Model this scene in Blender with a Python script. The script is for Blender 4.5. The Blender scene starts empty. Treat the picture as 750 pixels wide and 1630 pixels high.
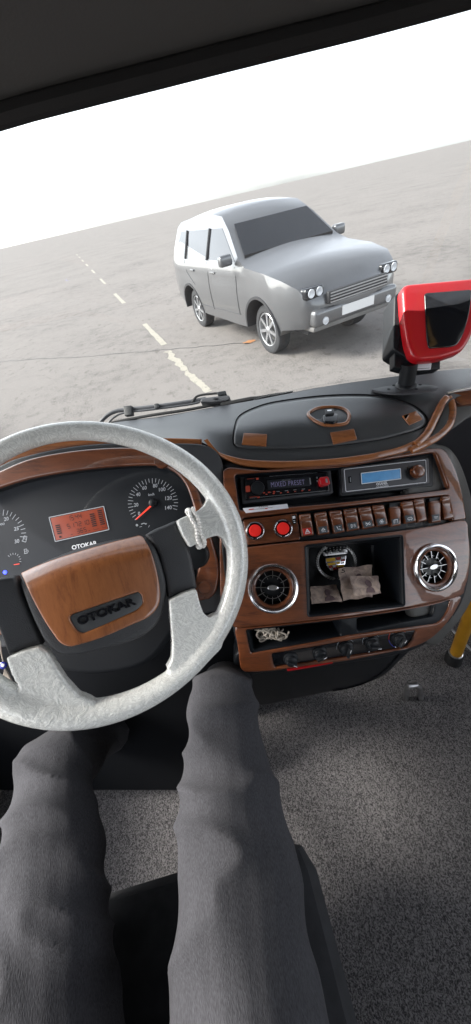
import bpy, bmesh, math, random
from math import sin, cos, pi, radians, sqrt, atan2, degrees
from mathutils import Vector, Matrix, noise
from mathutils.geometry import delaunay_2d_cdt
random.seed(7)
scene = bpy.context.scene
COL = scene.collection

# ------------------------------------------------------------------ camera
F = 567.0                       # focal length in units of a 750 wide picture
YAW, PITCH, ROLL, EYE = radians(3), radians(41), radians(13), Vector((0, 0, 1.9))
cf = Vector((sin(YAW)*cos(PITCH), cos(YAW)*cos(PITCH), -sin(PITCH)))
r0 = Vector((cos(YAW), -sin(YAW), 0)); u0 = r0.cross(cf)
cR = cos(ROLL)*r0 - sin(ROLL)*u0
cU = sin(ROLL)*r0 + cos(ROLL)*u0
cam_d = bpy.data.cameras.new('camera'); cam_o = bpy.data.objects.new('camera', cam_d); COL.objects.link(cam_o)
m = Matrix((cR, cU, -cf)).transposed().to_4x4(); m.translation = EYE
cam_o.matrix_world = m
cam_d.sensor_fit = 'HORIZONTAL'; cam_d.sensor_width = 36; cam_d.lens = 36*F/750
cam_d.clip_start = 0.02; cam_d.clip_end = 6000
scene.camera = cam_o

# ------------------------------------------------------------------ light
SUN_EL, SUN_ROT = 38, -78       # sky angles in degrees
w = bpy.data.worlds.new('World'); scene.world = w; w.use_nodes = True
nt = w.node_tree; bg = nt.nodes['Background']; sky = nt.nodes.new('ShaderNodeTexSky')
sky.sky_type = 'NISHITA'; sky.sun_disc = False
sky.sun_elevation = radians(SUN_EL); sky.sun_rotation = radians(SUN_ROT)
sky.air_density = 0.7; sky.dust_density = 1.5; sky.ozone_density = 0.2
# high thin overcast: the sky colour is nearly washed out and broken into soft cloud
hsv = nt.nodes.new('ShaderNodeHueSaturation'); hsv.inputs['Saturation'].default_value = .26
tcw = nt.nodes.new('ShaderNodeTexCoord'); mpw = nt.nodes.new('ShaderNodeMapping'); mpw.inputs['Scale'].default_value = (1, 1, 3.2)
cl_ = nt.nodes.new('ShaderNodeTexNoise'); cl_.inputs['Scale'].default_value = 2.6; cl_.inputs['Detail'].default_value = 7; cl_.inputs['Roughness'].default_value = .55
rw_ = nt.nodes.new('ShaderNodeMapRange'); rw_.inputs['From Min'].default_value = .3; rw_.inputs['From Max'].default_value = .7; rw_.inputs['To Min'].default_value = .85; rw_.inputs['To Max'].default_value = 1.45
ml_ = nt.nodes.new('ShaderNodeVectorMath'); ml_.operation = 'SCALE'
nt.links.new(tcw.outputs['Generated'], mpw.inputs[0]); nt.links.new(mpw.outputs[0], cl_.inputs['Vector']); nt.links.new(cl_.outputs['Fac'], rw_.inputs['Value'])
nt.links.new(sky.outputs[0], hsv.inputs['Color']); nt.links.new(hsv.outputs[0], ml_.inputs[0]); nt.links.new(rw_.outputs[0], ml_.inputs['Scale'])
nt.links.new(ml_.outputs[0], bg.inputs[0]); bg.inputs[1].default_value = 0.15
sd = bpy.data.lights.new('sun', 'SUN'); so = bpy.data.objects.new('sun', sd); COL.objects.link(so)
sd.energy = 2.0; sd.angle = radians(22); sd.color = (1, .95, .88)
az = radians(SUN_ROT)
sdir = Vector((sin(az)*cos(radians(SUN_EL)), cos(az)*cos(radians(SUN_EL)), sin(radians(SUN_EL))))
so.rotation_euler = sdir.to_track_quat('Z', 'Y').to_euler(); so.location = (0, 0, 30)
scene.view_settings.view_transform = 'Standard'; scene.view_settings.look = 'None'
scene.view_settings.gamma = 1; scene.view_settings.exposure = 1.8
scene.render.engine = 'CYCLES'
scene.cycles.max_bounces = 10; scene.cycles.transparent_max_bounces = 16
scene.cycles.sample_clamp_indirect = 8

# ------------------------------------------------------------------ surfaces (measured depth along the lens axis)
def ray(px, py): return cf + cR*((px-375)/F) - cU*((py-815)/F)
def at(px, py, D): return EYE + ray(px, py)*D
def atz(px, py, z):
    r = ray(px, py); return EYE + r*((z-EYE.z)/r.z)
def proj(P):
    v = P-EYE; d = v.dot(cf); return 375+F*v.dot(cR)/d, 815-F*v.dot(cU)/d, d

class Surf:
    def __init__(s, D, add=0.0): s.D, s.add = D, add
    def up(s, h): return Surf(s.D, s.add-h)
    def depth(s, x, y): return s.D(x, y)+s.add
    def p(s, x, y): return at(x, y, s.depth(x, y))
    def n(s, x, y):
        e = 1.5
        a = s.p(x+e, y)-s.p(x-e, y); b = s.p(x, y-e)-s.p(x, y+e)
        v = a.cross(b).normalized()
        return v
def plane_from(center, normal):
    # plane given in lens space (right, up, depth)
    cx, cy, cz = center; nx, ny, nz = normal
    k = nx*cx+ny*cy+nz*cz
    return lambda x, y: k/(nx*(x-375)/F - ny*(y-815)/F + nz)
def interp(tab, x):
    if x <= tab[0][0]:
        (x0, y0), (x1, y1) = tab[0], tab[1]
    elif x >= tab[-1][0]:
        (x0, y0), (x1, y1) = tab[-2], tab[-1]
    else:
        for i in range(len(tab)-1):
            if tab[i][0] <= x <= tab[i+1][0]:
                (x0, y0), (x1, y1) = tab[i], tab[i+1]
                # smooth hermite
                xm, ym_ = tab[max(i-1, 0)]; xn, yn = tab[min(i+2, len(tab)-1)]
                s0 = (y1-ym_)/(x1-xm); s1 = (yn-y0)/(xn-x0); h = x1-x0; t = (x-x0)/h
                return ((2*t**3-3*t*t+1)*y0+(t**3-2*t*t+t)*h*s0+(-2*t**3+3*t*t)*y1+(t**3-t*t)*h*s1)
    return y0+(y1-y0)*(x-x0)/(x1-x0)

def D_con(x, y):
    u = (x-375)/F
    d = .715+.17*max(0, u-.105)**2
    d += .0003*max(0, 862-y) + .0004*max(0, y-990)
    return d
con = Surf(D_con)
WC = (-.2165, -.0865, .5697); WN = (.30, .10, -1.0)
wheel = Surf(plane_from(WC, WN))
def D_clu(x, y): return .735
clu = Surf(D_clu)
YB = [(-60, 722), (0, 712), (180, 673), (256, 664), (326, 651), (410, 636), (467, 625), (519, 615), (595, 604), (702, 590), (760, 585)]
YM = [(-60, 738), (0, 724), (200, 694), (320, 684), (380, 684), (450, 673), (522, 669), (600, 664), (660, 652), (714, 616), (760, 604)]
YF = [(-60, 765), (0, 746), (100, 716), (200, 706), (320, 703), (345, 720), (370, 731), (421, 738), (522, 738), (598, 729), (654, 714), (690, 690), (714, 640), (760, 625)]
def D_top1(x, y):
    yb, ym, yf = interp(YB, x), interp(YM, x), interp(YF, x)
    ym = max(ym, yb+5); yf = max(yf, ym+8)
    def dz(yy, z): return (z-EYE.z)/ray(x, yy).z
    Db, Dm = dz(yb, 1.500), dz(ym, 1.512)
    Df = .768+.00006*max(0, 420-x)+.0006*max(0, x-660)
    Dm = max(Dm, .800+.0004*max(0, x-640)); Db = max(Db, Dm+.05)
    if y < ym:
        t = (y-yb)/(ym-yb); return 1/((1-t)/Db+t/Dm)
    t = (y-ym)/(yf-ym); return 1/((1-t)/Dm+t/Df)
def D_top(x, y): return sum(D_top1(x, y+k) for k in (-7, -3.5, 0, 3.5, 7))/5
top = Surf(D_top)

# ------------------------------------------------------------------ materials
MATS = {}
def new_mat(name):
    mt = bpy.data.materials.new(name); mt.use_nodes = True; MATS[name] = mt
    return mt, mt.node_tree, mt.node_tree.nodes['Principled BSDF']
def pbr(name, col, rough=.5, metal=0, coat=0, coat_r=.05, spec=.5, bump=None, var=None, emis=None):
    mt, t, b = new_mat(name)
    b.inputs['Base Color'].default_value = (*col, 1); b.inputs['Roughness'].default_value = rough
    b.inputs['Metallic'].default_value = metal; b.inputs['Coat Weight'].default_value = coat
    b.inputs['Coat Roughness'].default_value = coat_r; b.inputs['Specular IOR Level'].default_value = spec; b.inputs['Coat IOR'].default_value = 1.5
    if emis:
        b.inputs['Emission Color'].default_value = (*emis[0], 1); b.inputs['Emission Strength'].default_value = emis[1]
    tc = t.nodes.new('ShaderNodeTexCoord')
    if bump:
        kind, sc, st = bump
        if kind == 'leather':
            v = t.nodes.new('ShaderNodeTexVoronoi'); v.feature = 'SMOOTH_F1'; v.inputs['Scale'].default_value = sc; out = v.outputs['Distance']
        else:
            v = t.nodes.new('ShaderNodeTexNoise'); v.inputs['Scale'].default_value = sc; v.inputs['Detail'].default_value = 6; out = v.outputs['Fac']
        t.links.new(tc.outputs['Object'], v.inputs['Vector'])
        bp = t.nodes.new('ShaderNodeBump'); bp.inputs['Strength'].default_value = st; bp.inputs['Distance'].default_value = .001
        t.links.new(out, bp.inputs['Height']); t.links.new(bp.outputs[0], b.inputs['Normal'])
    if var:
        sc, amt = var
        n = t.nodes.new('ShaderNodeTexNoise'); n.inputs['Scale'].default_value = sc; n.inputs['Detail'].default_value = 5
        t.links.new(tc.outputs['Object'], n.inputs['Vector'])
        r = t.nodes.new('ShaderNodeValToRGB')
        r.color_ramp.elements[0].position = .3; r.color_ramp.elements[1].position = .7
        r.color_ramp.elements[0].color = (*[c*(1-amt) for c in col], 1)
        r.color_ramp.elements[1].color = (*[min(1, c*(1+amt)) for c in col], 1)
        t.links.new(n.outputs['Fac'], r.inputs[0]); t.links.new(r.outputs[0], b.inputs['Base Color'])
        mr = t.nodes.new('ShaderNodeMapRange'); mr.inputs['To Min'].default_value = max(.02, rough-.06); mr.inputs['To Max'].default_value = rough+.08
        t.links.new(n.outputs['Fac'], mr.inputs['Value']); t.links.new(mr.outputs[0], b.inputs['Roughness'])
    return mt
CAM_EUL = Matrix((cR, cU, -cf)).to_euler()   # world -> lens axes, only used once to align the wood grain with the panels
def wood(name, dark, light, along='x', ang=0, coat_r=.04, wave=.0006, fine=1.0):
    mt, t, b = new_mat(name)
    N, L = t.nodes, t.links
    tc = N.new('ShaderNodeTexCoord')
    mp0 = N.new('ShaderNodeMapping'); mp0.inputs['Rotation'].default_value = CAM_EUL
    L.new(tc.outputs['Object'], mp0.inputs[0])
    mp = N.new('ShaderNodeMapping'); mp.inputs['Rotation'].default_value = (0, 0, radians(ang))
    L.new(mp0.outputs[0], mp.inputs[0])
    sc = N.new('ShaderNodeMapping'); sc.inputs['Scale'].default_value = (fine, 7*fine, 7*fine) if along == 'x' else (7*fine, fine, 7*fine)
    L.new(mp.outputs[0], sc.inputs[0])
    n1 = N.new('ShaderNodeTexNoise'); n1.inputs['Scale'].default_value = 9; n1.inputs['Detail'].default_value = 8; n1.inputs['Distortion'].default_value = .6; n1.inputs['Roughness'].default_value = .6
    n2 = N.new('ShaderNodeTexNoise'); n2.inputs['Scale'].default_value = 75; n2.inputs['Detail'].default_value = 5; n2.inputs['Roughness'].default_value = .7
    L.new(sc.outputs[0], n1.inputs['Vector']); L.new(sc.outputs[0], n2.inputs['Vector'])
    mx = N.new('ShaderNodeMath'); mx.operation = 'ADD'
    ml = N.new('ShaderNodeMath'); ml.operation = 'MULTIPLY'; ml.inputs[1].default_value = .55
    L.new(n2.outputs['Fac'], ml.inputs[0]); L.new(n1.outputs['Fac'], mx.inputs[0]); L.new(ml.outputs[0], mx.inputs[1])
    r = N.new('ShaderNodeValToRGB'); e = r.color_ramp.elements
    e[0].position = .52; e[0].color = (*dark, 1); e[1].position = 1.0; e[1].color = (*light, 1)
    mid = e.new(.74); mid.color = (*[(a+c*1.1)/2 for a, c in zip(dark, light)], 1)
    L.new(mx.outputs[0], r.inputs[0]); L.new(r.outputs[0], b.inputs['Base Color'])
    b.inputs['Roughness'].default_value = .42; b.inputs['Coat Weight'].default_value = 1; b.inputs['Coat IOR'].default_value = 1.5; b.inputs['Coat Roughness'].default_value = coat_r
    n3 = N.new('ShaderNodeTexNoise'); n3.inputs['Scale'].default_value = 28; n3.inputs['Detail'].default_value = 1
    L.new(tc.outputs['Object'], n3.inputs['Vector'])
    bp = N.new('ShaderNodeBump'); bp.inputs['Strength'].default_value = .5; bp.inputs['Distance'].default_value = wave
    L.new(n3.outputs['Fac'], bp.inputs['Height']); L.new(bp.outputs[0], b.inputs['Coat Normal'])
    return mt
wood('wood', (.042, .010, .0035), (.20, .058, .017))
wood('wood_pad', (.19, .058, .017), (.37, .130, .040), fine=1.8, along='y', ang=-14, coat_r=.03, wave=.0002)
wood('wood_trim', (.14, .042, .012), (.38, .135, .040), along='x', ang=0)
pbr('leather', (.040, .042, .046), .44, bump=('leather', 900, .55), var=(6, .15))
pbr('leather_fine', (.050, .054, .058), .38, coat=.45, coat_r=.30, bump=('leather', 1400, .35), var=(5, .15))
pbr('leather_flank', (.085, .085, .08), .45, bump=('leather', 900, .4), var=(5, .15))
pbr('leather_grey', (.12, .125, .125), .5, bump=('leather', 900, .3), var=(5, .12))
pbr('black_plastic', (.010, .012, .015), .42, spec=.4, bump=('noise', 900, .12), var=(20, .2))
pbr('black_gloss', (.008, .009, .012), .12, coat=.6)
pbr('black_matte', (.005, .006, .008), .7, spec=.2)
pbr('bin_black', (.006, .008, .011), .42, spec=.3, bump=('noise', 700, .15), var=(12, .3))
pbr('grey_plastic', (.06, .062, .07), .45, bump=('noise', 900, .1))
pbr('chrome', (.80, .80, .82), .16, metal=1)
pbr('dull_chrome', (.68, .68, .68), .32, metal=1, var=(60, .15))
pbr('white_print', (.72, .74, .78), .5)
pbr('dial_white', (.34, .36, .39), .5, emis=((.75, .8, .9), .03))
pbr('grey_print', (.22, .24, .26), .5)
pbr('red_button', (.62, .02, .018), .28, coat=.5, emis=((1, .03, .02), .05))  # small emission added only to brighten the red caps, no lamp in them
pbr('red_plastic', (.50, .008, .014), .34, coat=.4, bump=('noise', 500, .08))
pbr('red_tile', (.45, .03, .02), .45)
pbr('icon_tile', (.055, .065, .075), .5)
pbr('needle', (.6, .05, .03), .4, emis=((1, .06, .03), .25))
pbr('lcd_red', (.18, .045, .026), .28, emis=((.9, .14, .06), .05))
pbr('lcd_dark', (.022, .012, .012), .4)
pbr('lcd_blue', (.05, .16, .32), .3, emis=((.12, .33, .62), .08), var=(60, .15))
pbr('lcd_text', (.15, .14, .25), .4, emis=((.52, .48, .85), .03))
pbr('amber_light', (.3, .05, .03), .4, emis=((1, .13, .08), .02))
pbr('red_glow', (.07, .003, .004), .25, emis=((1, .02, .03), .035))
pbr('blue_lamp', (.02, .02, .4), .3, emis=((.03, .05, 1), 2.0))
pbr('dial_black', (.012, .015, .020), .6, coat=.3, coat_r=.06, spec=.3)
pbr('note_print', (.18, .12, .125), .75, var=(160, .3))
pbr('paper', (.62, .62, .66), .6, var=(60, .1))
pbr('bead', (.92, .90, .86), .2, coat=.5, var=(300, .08))
pbr('yarn', (.42, .37, .31), .9, bump=('noise', 1500, .6), var=(200, .25))
pbr('yellow_paint', (.60, .29, .012), .32, coat=.4, bump=('noise', 60, .15), var=(14, .12))
pbr('rubber', (.014, .014, .015), .75, bump=('noise', 300, .3))
pbr('tyre', (.032, .033, .036), .8, bump=('noise', 60, .3), var=(8, .2))
pbr('alloy', (.50, .51, .53), .3, metal=.85)
pbr('car_paint', (.13, .133, .14), .3, metal=.5, coat=.9, var=(1.2, .05))
pbr('car_trim', (.03, .03, .033), .55)
pbr('car_under', (.16, .155, .15), .6, var=(3, .2))
pbr('lamp_glass', (.55, .57, .6), .12, coat=1)
pbr('plate_white', (.7, .7, .7), .4)
pbr('headliner', (.11, .11, .108), .9, bump=('noise', 300, .3))
pbr('door_red', (.07, .025, .03), .5, var=(6, .2))
pbr('sill_white', (.45, .46, .48), .35)
pbr('seat_cloth', (.022, .023, .026), .9, bump=('noise', 500, .5), var=(40, .3))
pbr('blue_enamel', (.02, .03, .30), .2, coat=1)
pbr('tassel', (.36, .31, .26), .8, bump=('noise', 800, .5))
pbr('enamel_yellow', (.62, .36, .02), .25, coat=1); pbr('enamel_red', (.28, .02, .015), .25, coat=1)
pbr('enamel_white', (.6, .6, .62), .25, coat=1)
pbr('skin_shoe', (.02, .02, .022), .5)

def pearl():
    mt, t, b = new_mat('pearl'); N, L = t.nodes, t.links
    tc = N.new('ShaderNodeTexCoord')
    n0 = N.new('ShaderNodeTexNoise'); n0.inputs['Scale'].default_value = 34; n0.inputs['Detail'].default_value = 2
    L.new(tc.outputs['Object'], n0.inputs['Vector'])
    mul = N.new('ShaderNodeVectorMath'); mul.operation = 'SCALE'; mul.inputs['Scale'].default_value = .05
    L.new(n0.outputs['Color'], mul.inputs[0])
    add = N.new('ShaderNodeVectorMath'); L.new(tc.outputs['Object'], add.inputs[0]); L.new(mul.outputs[0], add.inputs[1])
    v = N.new('ShaderNodeTexVoronoi'); v.feature = 'DISTANCE_TO_EDGE'; v.inputs['Scale'].default_value = 62
    L.new(add.outputs[0], v.inputs['Vector'])
    v2 = N.new('ShaderNodeTexVoronoi'); v2.feature = 'F1'; v2.inputs['Scale'].default_value = 62
    L.new(add.outputs[0], v2.inputs['Vector'])
    n1 = N.new('ShaderNodeTexNoise'); n1.inputs['Scale'].default_value = 70; n1.inputs['Detail'].default_value = 3; n1.inputs['Distortion'].default_value = 2.5
    L.new(add.outputs[0], n1.inputs['Vector'])
    mpn = N.new('ShaderNodeTexNoise'); mpn.inputs['Scale'].default_value = 24; mpn.inputs['Detail'].default_value = 4; mpn.inputs['Roughness'].default_value = .55; mpn.inputs['Distortion'].default_value = 3.2
    L.new(tc.outputs['Object'], mpn.inputs['Vector'])
    r = N.new('ShaderNodeValToRGB'); e = r.color_ramp.elements
    e[0].position = .30; e[0].color = (.84, .85, .80, 1); e[1].position = .72; e[1].color = (.90, .90, .86, 1)
    for ps, c_ in ((.40, .60), (.45, .97), (.485, .74), (.535, .62), (.57, .97), (.61, .70)):
        z = e.new(ps); z.color = (c_*.985, c_, c_*.955, 1)
    L.new(mpn.outputs['Fac'], r.inputs[0])
    r2 = N.new('ShaderNodeValToRGB'); e = r2.color_ramp.elements
    e[0].position = .40; e[0].color = (.76, .77, .74, 1); e[1].position = .58; e[1].color = (.93, .93, .90, 1)
    L.new(n1.outputs['Fac'], r2.inputs[0])
    mx = N.new('ShaderNodeMix'); mx.data_type = 'RGBA'; mx.inputs['Factor'].default_value = .3
    L.new(r.outputs[0], mx.inputs['A']); L.new(r2.outputs[0], mx.inputs['B'])
    L.new(mx.outputs['Result'], b.inputs['Base Color'])
    # flakes of mother of pearl lean each its own way under a clear coat
    bp = N.new('ShaderNodeBump'); bp.inputs['Strength'].default_value = .5; bp.inputs['Distance'].default_value = .0016
    mt2 = N.new('ShaderNodeMath'); L.new(v2.outputs['Distance'], mt2.inputs[0]); L.new(n1.outputs['Fac'], mt2.inputs[1])
    L.new(mt2.outputs[0], bp.inputs['Height']); L.new(bp.outputs[0], b.inputs['Normal'])
    b.inputs['Metallic'].default_value = .02; b.inputs['Roughness'].default_value = .24
    b.inputs['Coat Weight'].default_value = 1; b.inputs['Coat Roughness'].default_value = .05
pearl()

def denim():
    mt, t, b = new_mat('denim'); N, L = t.nodes, t.links
    tc = N.new('ShaderNodeTexCoord'); mp = N.new('ShaderNodeMapping'); mp.inputs['Rotation'].default_value = (.3, .4, .9); mp.inputs['Scale'].default_value = (1, .25, 1)
    L.new(tc.outputs['Object'], mp.inputs[0])
    n = N.new('ShaderNodeTexNoise'); n.inputs['Scale'].default_value = 900; n.inputs['Detail'].default_value = 3
    L.new(mp.outputs[0], n.inputs['Vector'])
    n2 = N.new('ShaderNodeTexNoise'); n2.inputs['Scale'].default_value = 9; n2.inputs['Detail'].default_value = 4
    L.new(tc.outputs['Object'], n2.inputs['Vector'])
    a = N.new('ShaderNodeMath'); a.operation = 'MULTIPLY_ADD'; a.inputs[1].default_value = .35; L.new(n2.outputs['Fac'], a.inputs[0]); L.new(n.outputs['Fac'], a.inputs[2])
    r = N.new('ShaderNodeValToRGB'); e = r.color_ramp.elements
    e[0].position = .45; e[0].color = (.018, .018, .021, 1); e[1].position = .95; e[1].color = (.060, .060, .068, 1)
    L.new(a.outputs[0], r.inputs[0]); L.new(r.outputs[0], b.inputs['Base Color']); b.inputs['Roughness'].default_value = .95
    bp = N.new('ShaderNodeBump'); bp.inputs['Distance'].default_value = .0008; L.new(n.outputs['Fac'], bp.inputs['Height']); L.new(bp.outputs[0], b.inputs['Normal'])
denim()

def carpet():
    mt, t, b = new_mat('carpet'); N, L = t.nodes, t.links
    tc = N.new('ShaderNodeTexCoord')
    n = N.new('ShaderNodeTexNoise'); n.inputs['Scale'].default_value = 380; n.inputs['Detail'].default_value = 3; n.inputs['Roughness'].default_value = .7
    n2 = N.new('ShaderNodeTexWave'); n2.inputs['Scale'].default_value = 30; n2.inputs['Distortion'].default_value = 14; n2.inputs['Detail'].default_value = 3; n2.inputs['Detail Scale'].default_value = 4
    L.new(tc.outputs['Object'], n.inputs['Vector']); L.new(tc.outputs['Object'], n2.inputs['Vector'])
    ml = N.new('ShaderNodeMath'); ml.operation = 'MULTIPLY_ADD'; ml.inputs[1].default_value = .22
    L.new(n2.outputs['Fac'], ml.inputs[0]); L.new(n.outputs['Fac'], ml.inputs[2])
    r = N.new('ShaderNodeValToRGB'); e = r.color_ramp.elements
    e[0].position = .45; e[0].color = (.045, .044, .045, 1); e[1].position = .78; e[1].color = (.30, .285, .285, 1)
    L.new(ml.outputs[0], r.inputs[0]); L.new(r.outputs[0], b.inputs['Base Color']); b.inputs['Roughness'].default_value = 1
    bp = N.new('ShaderNodeBump'); bp.inputs['Distance'].default_value = .004; L.new(ml.outputs[0], bp.inputs['Height']); L.new(bp.outputs[0], b.inputs['Normal'])
carpet()

def asphalt():
    mt, t, b = new_mat('asphalt'); N, L = t.nodes, t.links
    tc = N.new('ShaderNodeTexCoord')
    def noise(sc, det, rough=.6, dist=0):
        n = N.new('ShaderNodeTexNoise'); n.inputs['Scale'].default_value = sc; n.inputs['Detail'].default_value = det
        n.inputs['Roughness'].default_value = rough; n.inputs['Distortion'].default_value = dist
        L.new(tc.outputs['Object'], n.inputs['Vector']); return n
    big, mid, fine = noise(.35, 5), noise(3.5, 6, .7), noise(38, 6, .85)
    a = N.new('ShaderNodeMath'); a.operation = 'MULTIPLY_ADD'; a.inputs[1].default_value = .5
    L.new(mid.outputs['Fac'], a.inputs[0]); L.new(fine.outputs['Fac'], a.inputs[2])
    c = N.new('ShaderNodeMath'); c.operation = 'MULTIPLY_ADD'; c.inputs[1].default_value = .45
    L.new(big.outputs['Fac'], c.inputs[0]); L.new(a.outputs[0], c.inputs[2])
    r = N.new('ShaderNodeValToRGB'); e = r.color_ramp.elements
    e[0].position = .75; e[0].color = (.088, .082, .079, 1); e[1].position = .97; e[1].color = (.205, .190, .180, 1)
    L.new(c.outputs[0], r.inputs[0])
    # oily dark spots
    v = N.new('ShaderNodeTexNoise'); v.inputs['Scale'].default_value = 7; v.inputs['Detail'].default_value = 4; v.inputs['Roughness'].default_value = .55
    mp = N.new('ShaderNodeMapping'); mp.inputs['Scale'].default_value = (1.0, .6, 1); mp.inputs['Location'].default_value = (3.3, 1.2, 0)
    L.new(tc.outputs['Object'], mp.inputs[0]); L.new(mp.outputs[0], v.inputs['Vector'])
    sp = N.new('ShaderNodeMapRange'); sp.inputs['From Min'].default_value = .60; sp.inputs['From Max'].default_value = .68
    L.new(v.outputs['Fac'], sp.inputs['Value'])
    sm = N.new('ShaderNodeMath'); sm.operation = 'MULTIPLY'; sm.inputs[1].default_value = .42; L.new(sp.outputs[0], sm.inputs[0])
    mx = N.new('ShaderNodeMix'); mx.data_type = 'RGBA'; L.new(sm.outputs[0], mx.inputs['Factor']); L.new(r.outputs[0], mx.inputs['A']); mx.inputs['B'].default_value = (.07, .062, .055, 1)
    L.new(mx.outputs['Result'], b.inputs['Base Color'])
    b.inputs['Roughness'].default_value = .9; b.inputs['Specular IOR Level'].default_value = .25
    bp = N.new('ShaderNodeBump'); bp.inputs['Distance'].default_value = .01; bp.inputs['Strength'].default_value = .7
    L.new(fine.outputs['Fac'], bp.inputs['Height']); L.new(bp.outputs[0], b.inputs['Normal'])
asphalt()

def worn_paint():
    mt, t, b = new_mat('road_paint'); N, L = t.nodes, t.links
    tc = N.new('ShaderNodeTexCoord'); n = N.new('ShaderNodeTexNoise'); n.inputs['Scale'].default_value = 14; n.inputs['Detail'].default_value = 8; n.inputs['Roughness'].default_value = .8
    L.new(tc.outputs['Object'], n.inputs['Vector'])
    r = N.new('ShaderNodeValToRGB'); e = r.color_ramp.elements
    e[0].position = .38; e[0].color = (.16, .15, .135, 1); e[1].position = .46; e[1].color = (.32, .30, .255, 1)
    L.new(n.outputs['Fac'], r.inputs[0]); L.new(r.outputs[0], b.inputs['Base Color']); b.inputs['Roughness'].default_value = .8
worn_paint()

def glass():
    mt = bpy.data.materials.new('window_glass'); mt.use_nodes = True; MATS['window_glass'] = mt
    t = mt.node_tree; t.nodes.clear(); N, L = t.nodes, t.links
    o = N.new('ShaderNodeOutputMaterial'); tr = N.new('ShaderNodeBsdfTransparent'); gl = N.new('ShaderNodeBsdfGlossy')
    tr.inputs[0].default_value = (.93, .96, .95, 1); gl.inputs['Roughness'].default_value = .01
    fr = N.new('ShaderNodeFresnel'); fr.inputs[0].default_value = 1.35
    mx = N.new('ShaderNodeMixShader'); L.new(fr.outputs[0], mx.inputs[0]); L.new(tr.outputs[0], mx.inputs[1]); L.new(gl.outputs[0], mx.inputs[2])
    # pale diffuse share paints in the washed-out haze of glass reflections
    df = N.new('ShaderNodeBsdfDiffuse'); df.inputs[0].default_value = (.8, .78, .76, 1)
    m2 = N.new('ShaderNodeMixShader'); m2.inputs[0].default_value = .035
    L.new(mx.outputs[0], m2.inputs[1]); L.new(df.outputs[0], m2.inputs[2]); L.new(m2.outputs[0], o.inputs[0])
glass()

def banknote():
    mt, t, b = new_mat('banknote'); N, L = t.nodes, t.links
    tc = N.new('ShaderNodeTexCoord')
    n = N.new('ShaderNodeTexNoise'); n.inputs['Scale'].default_value = 60; n.inputs['Detail'].default_value = 8; n.inputs['Distortion'].default_value = .8
    L.new(tc.outputs['Object'], n.inputs['Vector'])
    wv = N.new('ShaderNodeTexWave'); wv.inputs['Scale'].default_value = 160; wv.inputs['Distortion'].default_value = 8; wv.inputs['Detail'].default_value = 1
    L.new(tc.outputs['Object'], wv.inputs['Vector'])
    r = N.new('ShaderNodeValToRGB'); e = r.color_ramp.elements
    e[0].position = .36; e[0].color = (.36, .265, .24, 1); e[1].position = .62; e[1].color = (.74, .58, .47, 1)
    L.new(n.outputs['Fac'], r.inputs[0])
    mx = N.new('ShaderNodeMix'); mx.data_type = 'RGBA'; mx.blend_type = 'MULTIPLY'; mx.inputs['Factor'].default_value = .25
    L.new(r.outputs[0], mx.inputs['A']); L.new(wv.outputs['Color'], mx.inputs['B']); L.new(mx.outputs['Result'], b.inputs['Base Color']); b.inputs['Roughness'].default_value = .75
banknote()

# ------------------------------------------------------------------ builders
def link(name, me, mat, parent=None, smooth=38):
    if mat: me.materials.append(MATS[mat] if isinstance(mat, str) else mat)
    for p in me.polygons: p.use_smooth = True
    me.set_sharp_from_angle(angle=radians(smooth))
    o = bpy.data.objects.new(name, me); COL.objects.link(o)
    if parent:
        o.parent = parent
        off = root_loc(parent)
        me.transform(Matrix.Translation(-off))
    return o
def root_loc(o):
    v = Vector((0, 0, 0))
    while o: v += o.location; o = o.parent
    return v
def from_data(name, verts, faces, mat, parent=None, smooth=38):
    me = bpy.data.meshes.new(name); me.from_pydata([tuple(v) for v in verts], [], faces); me.validate()
    bm = bmesh.new(); bm.from_mesh(me); bmesh.ops.remove_doubles(bm, verts=bm.verts, dist=1e-6)
    bmesh.ops.recalc_face_normals(bm, faces=bm.faces); bm.to_mesh(me); bm.free()
    return link(name, me, mat, parent, smooth)
def tag(o, label=None, cat=None, group=None, kind=None):
    if label: o['label'] = label
    if cat: o['category'] = cat
    if group: o['group'] = group
    if kind: o['kind'] = kind
    return o
def thing(name, loc, label, cat, group=None):
    o = bpy.data.objects.new(name, None); COL.objects.link(o); o.location = loc; o.empty_display_size = .05
    return tag(o, label, cat, group)

def area(p): return sum(p[i-1][0]*p[i][1]-p[i][0]*p[i-1][1] for i in range(len(p)))/2
def ccw(p): return list(p) if area(p) > 0 else list(reversed(p))
def offset(loop, d):
    if abs(d) < 1e-9: return list(loop)
    n = len(loop); out = []
    for i in range(n):
        a, b, c = Vector(loop[i-1]), Vector(loop[i]), Vector(loop[(i+1) % n])
        e1 = (b-a); e2 = (c-b)
        if e1.length < 1e-9 or e2.length < 1e-9: out.append(tuple(b)); continue
        e1.normalize(); e2.normalize()
        n1 = Vector((-e1.y, e1.x)); n2 = Vector((-e2.y, e2.x)); mm = n1+n2
        if mm.length < 1e-6: mm = n1
        mm.normalize(); k = d/max(.45, mm.dot(n1)); out.append((b.x+mm.x*k, b.y+mm.y*k))
    return out
def rr(pts, r=3, seg=4):
    # rounds the corners of a polygon
    pts = ccw(pts); n = len(pts); out = []
    for i in range(n):
        a, b, c = Vector(pts[i-1]), Vector(pts[i]), Vector(pts[(i+1) % n])
        ri = r[i % len(r)] if isinstance(r, (list, tuple)) else r
        d1, d2 = (a-b), (c-b); k = min(ri, d1.length*.48, d2.length*.48)
        p, q = b+d1.normalized()*k, b+d2.normalized()*k
        for j in range(seg+1):
            t = j/seg; out.append(tuple((1-t)**2*p+2*t*(1-t)*b+t*t*q))
    return out
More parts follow.
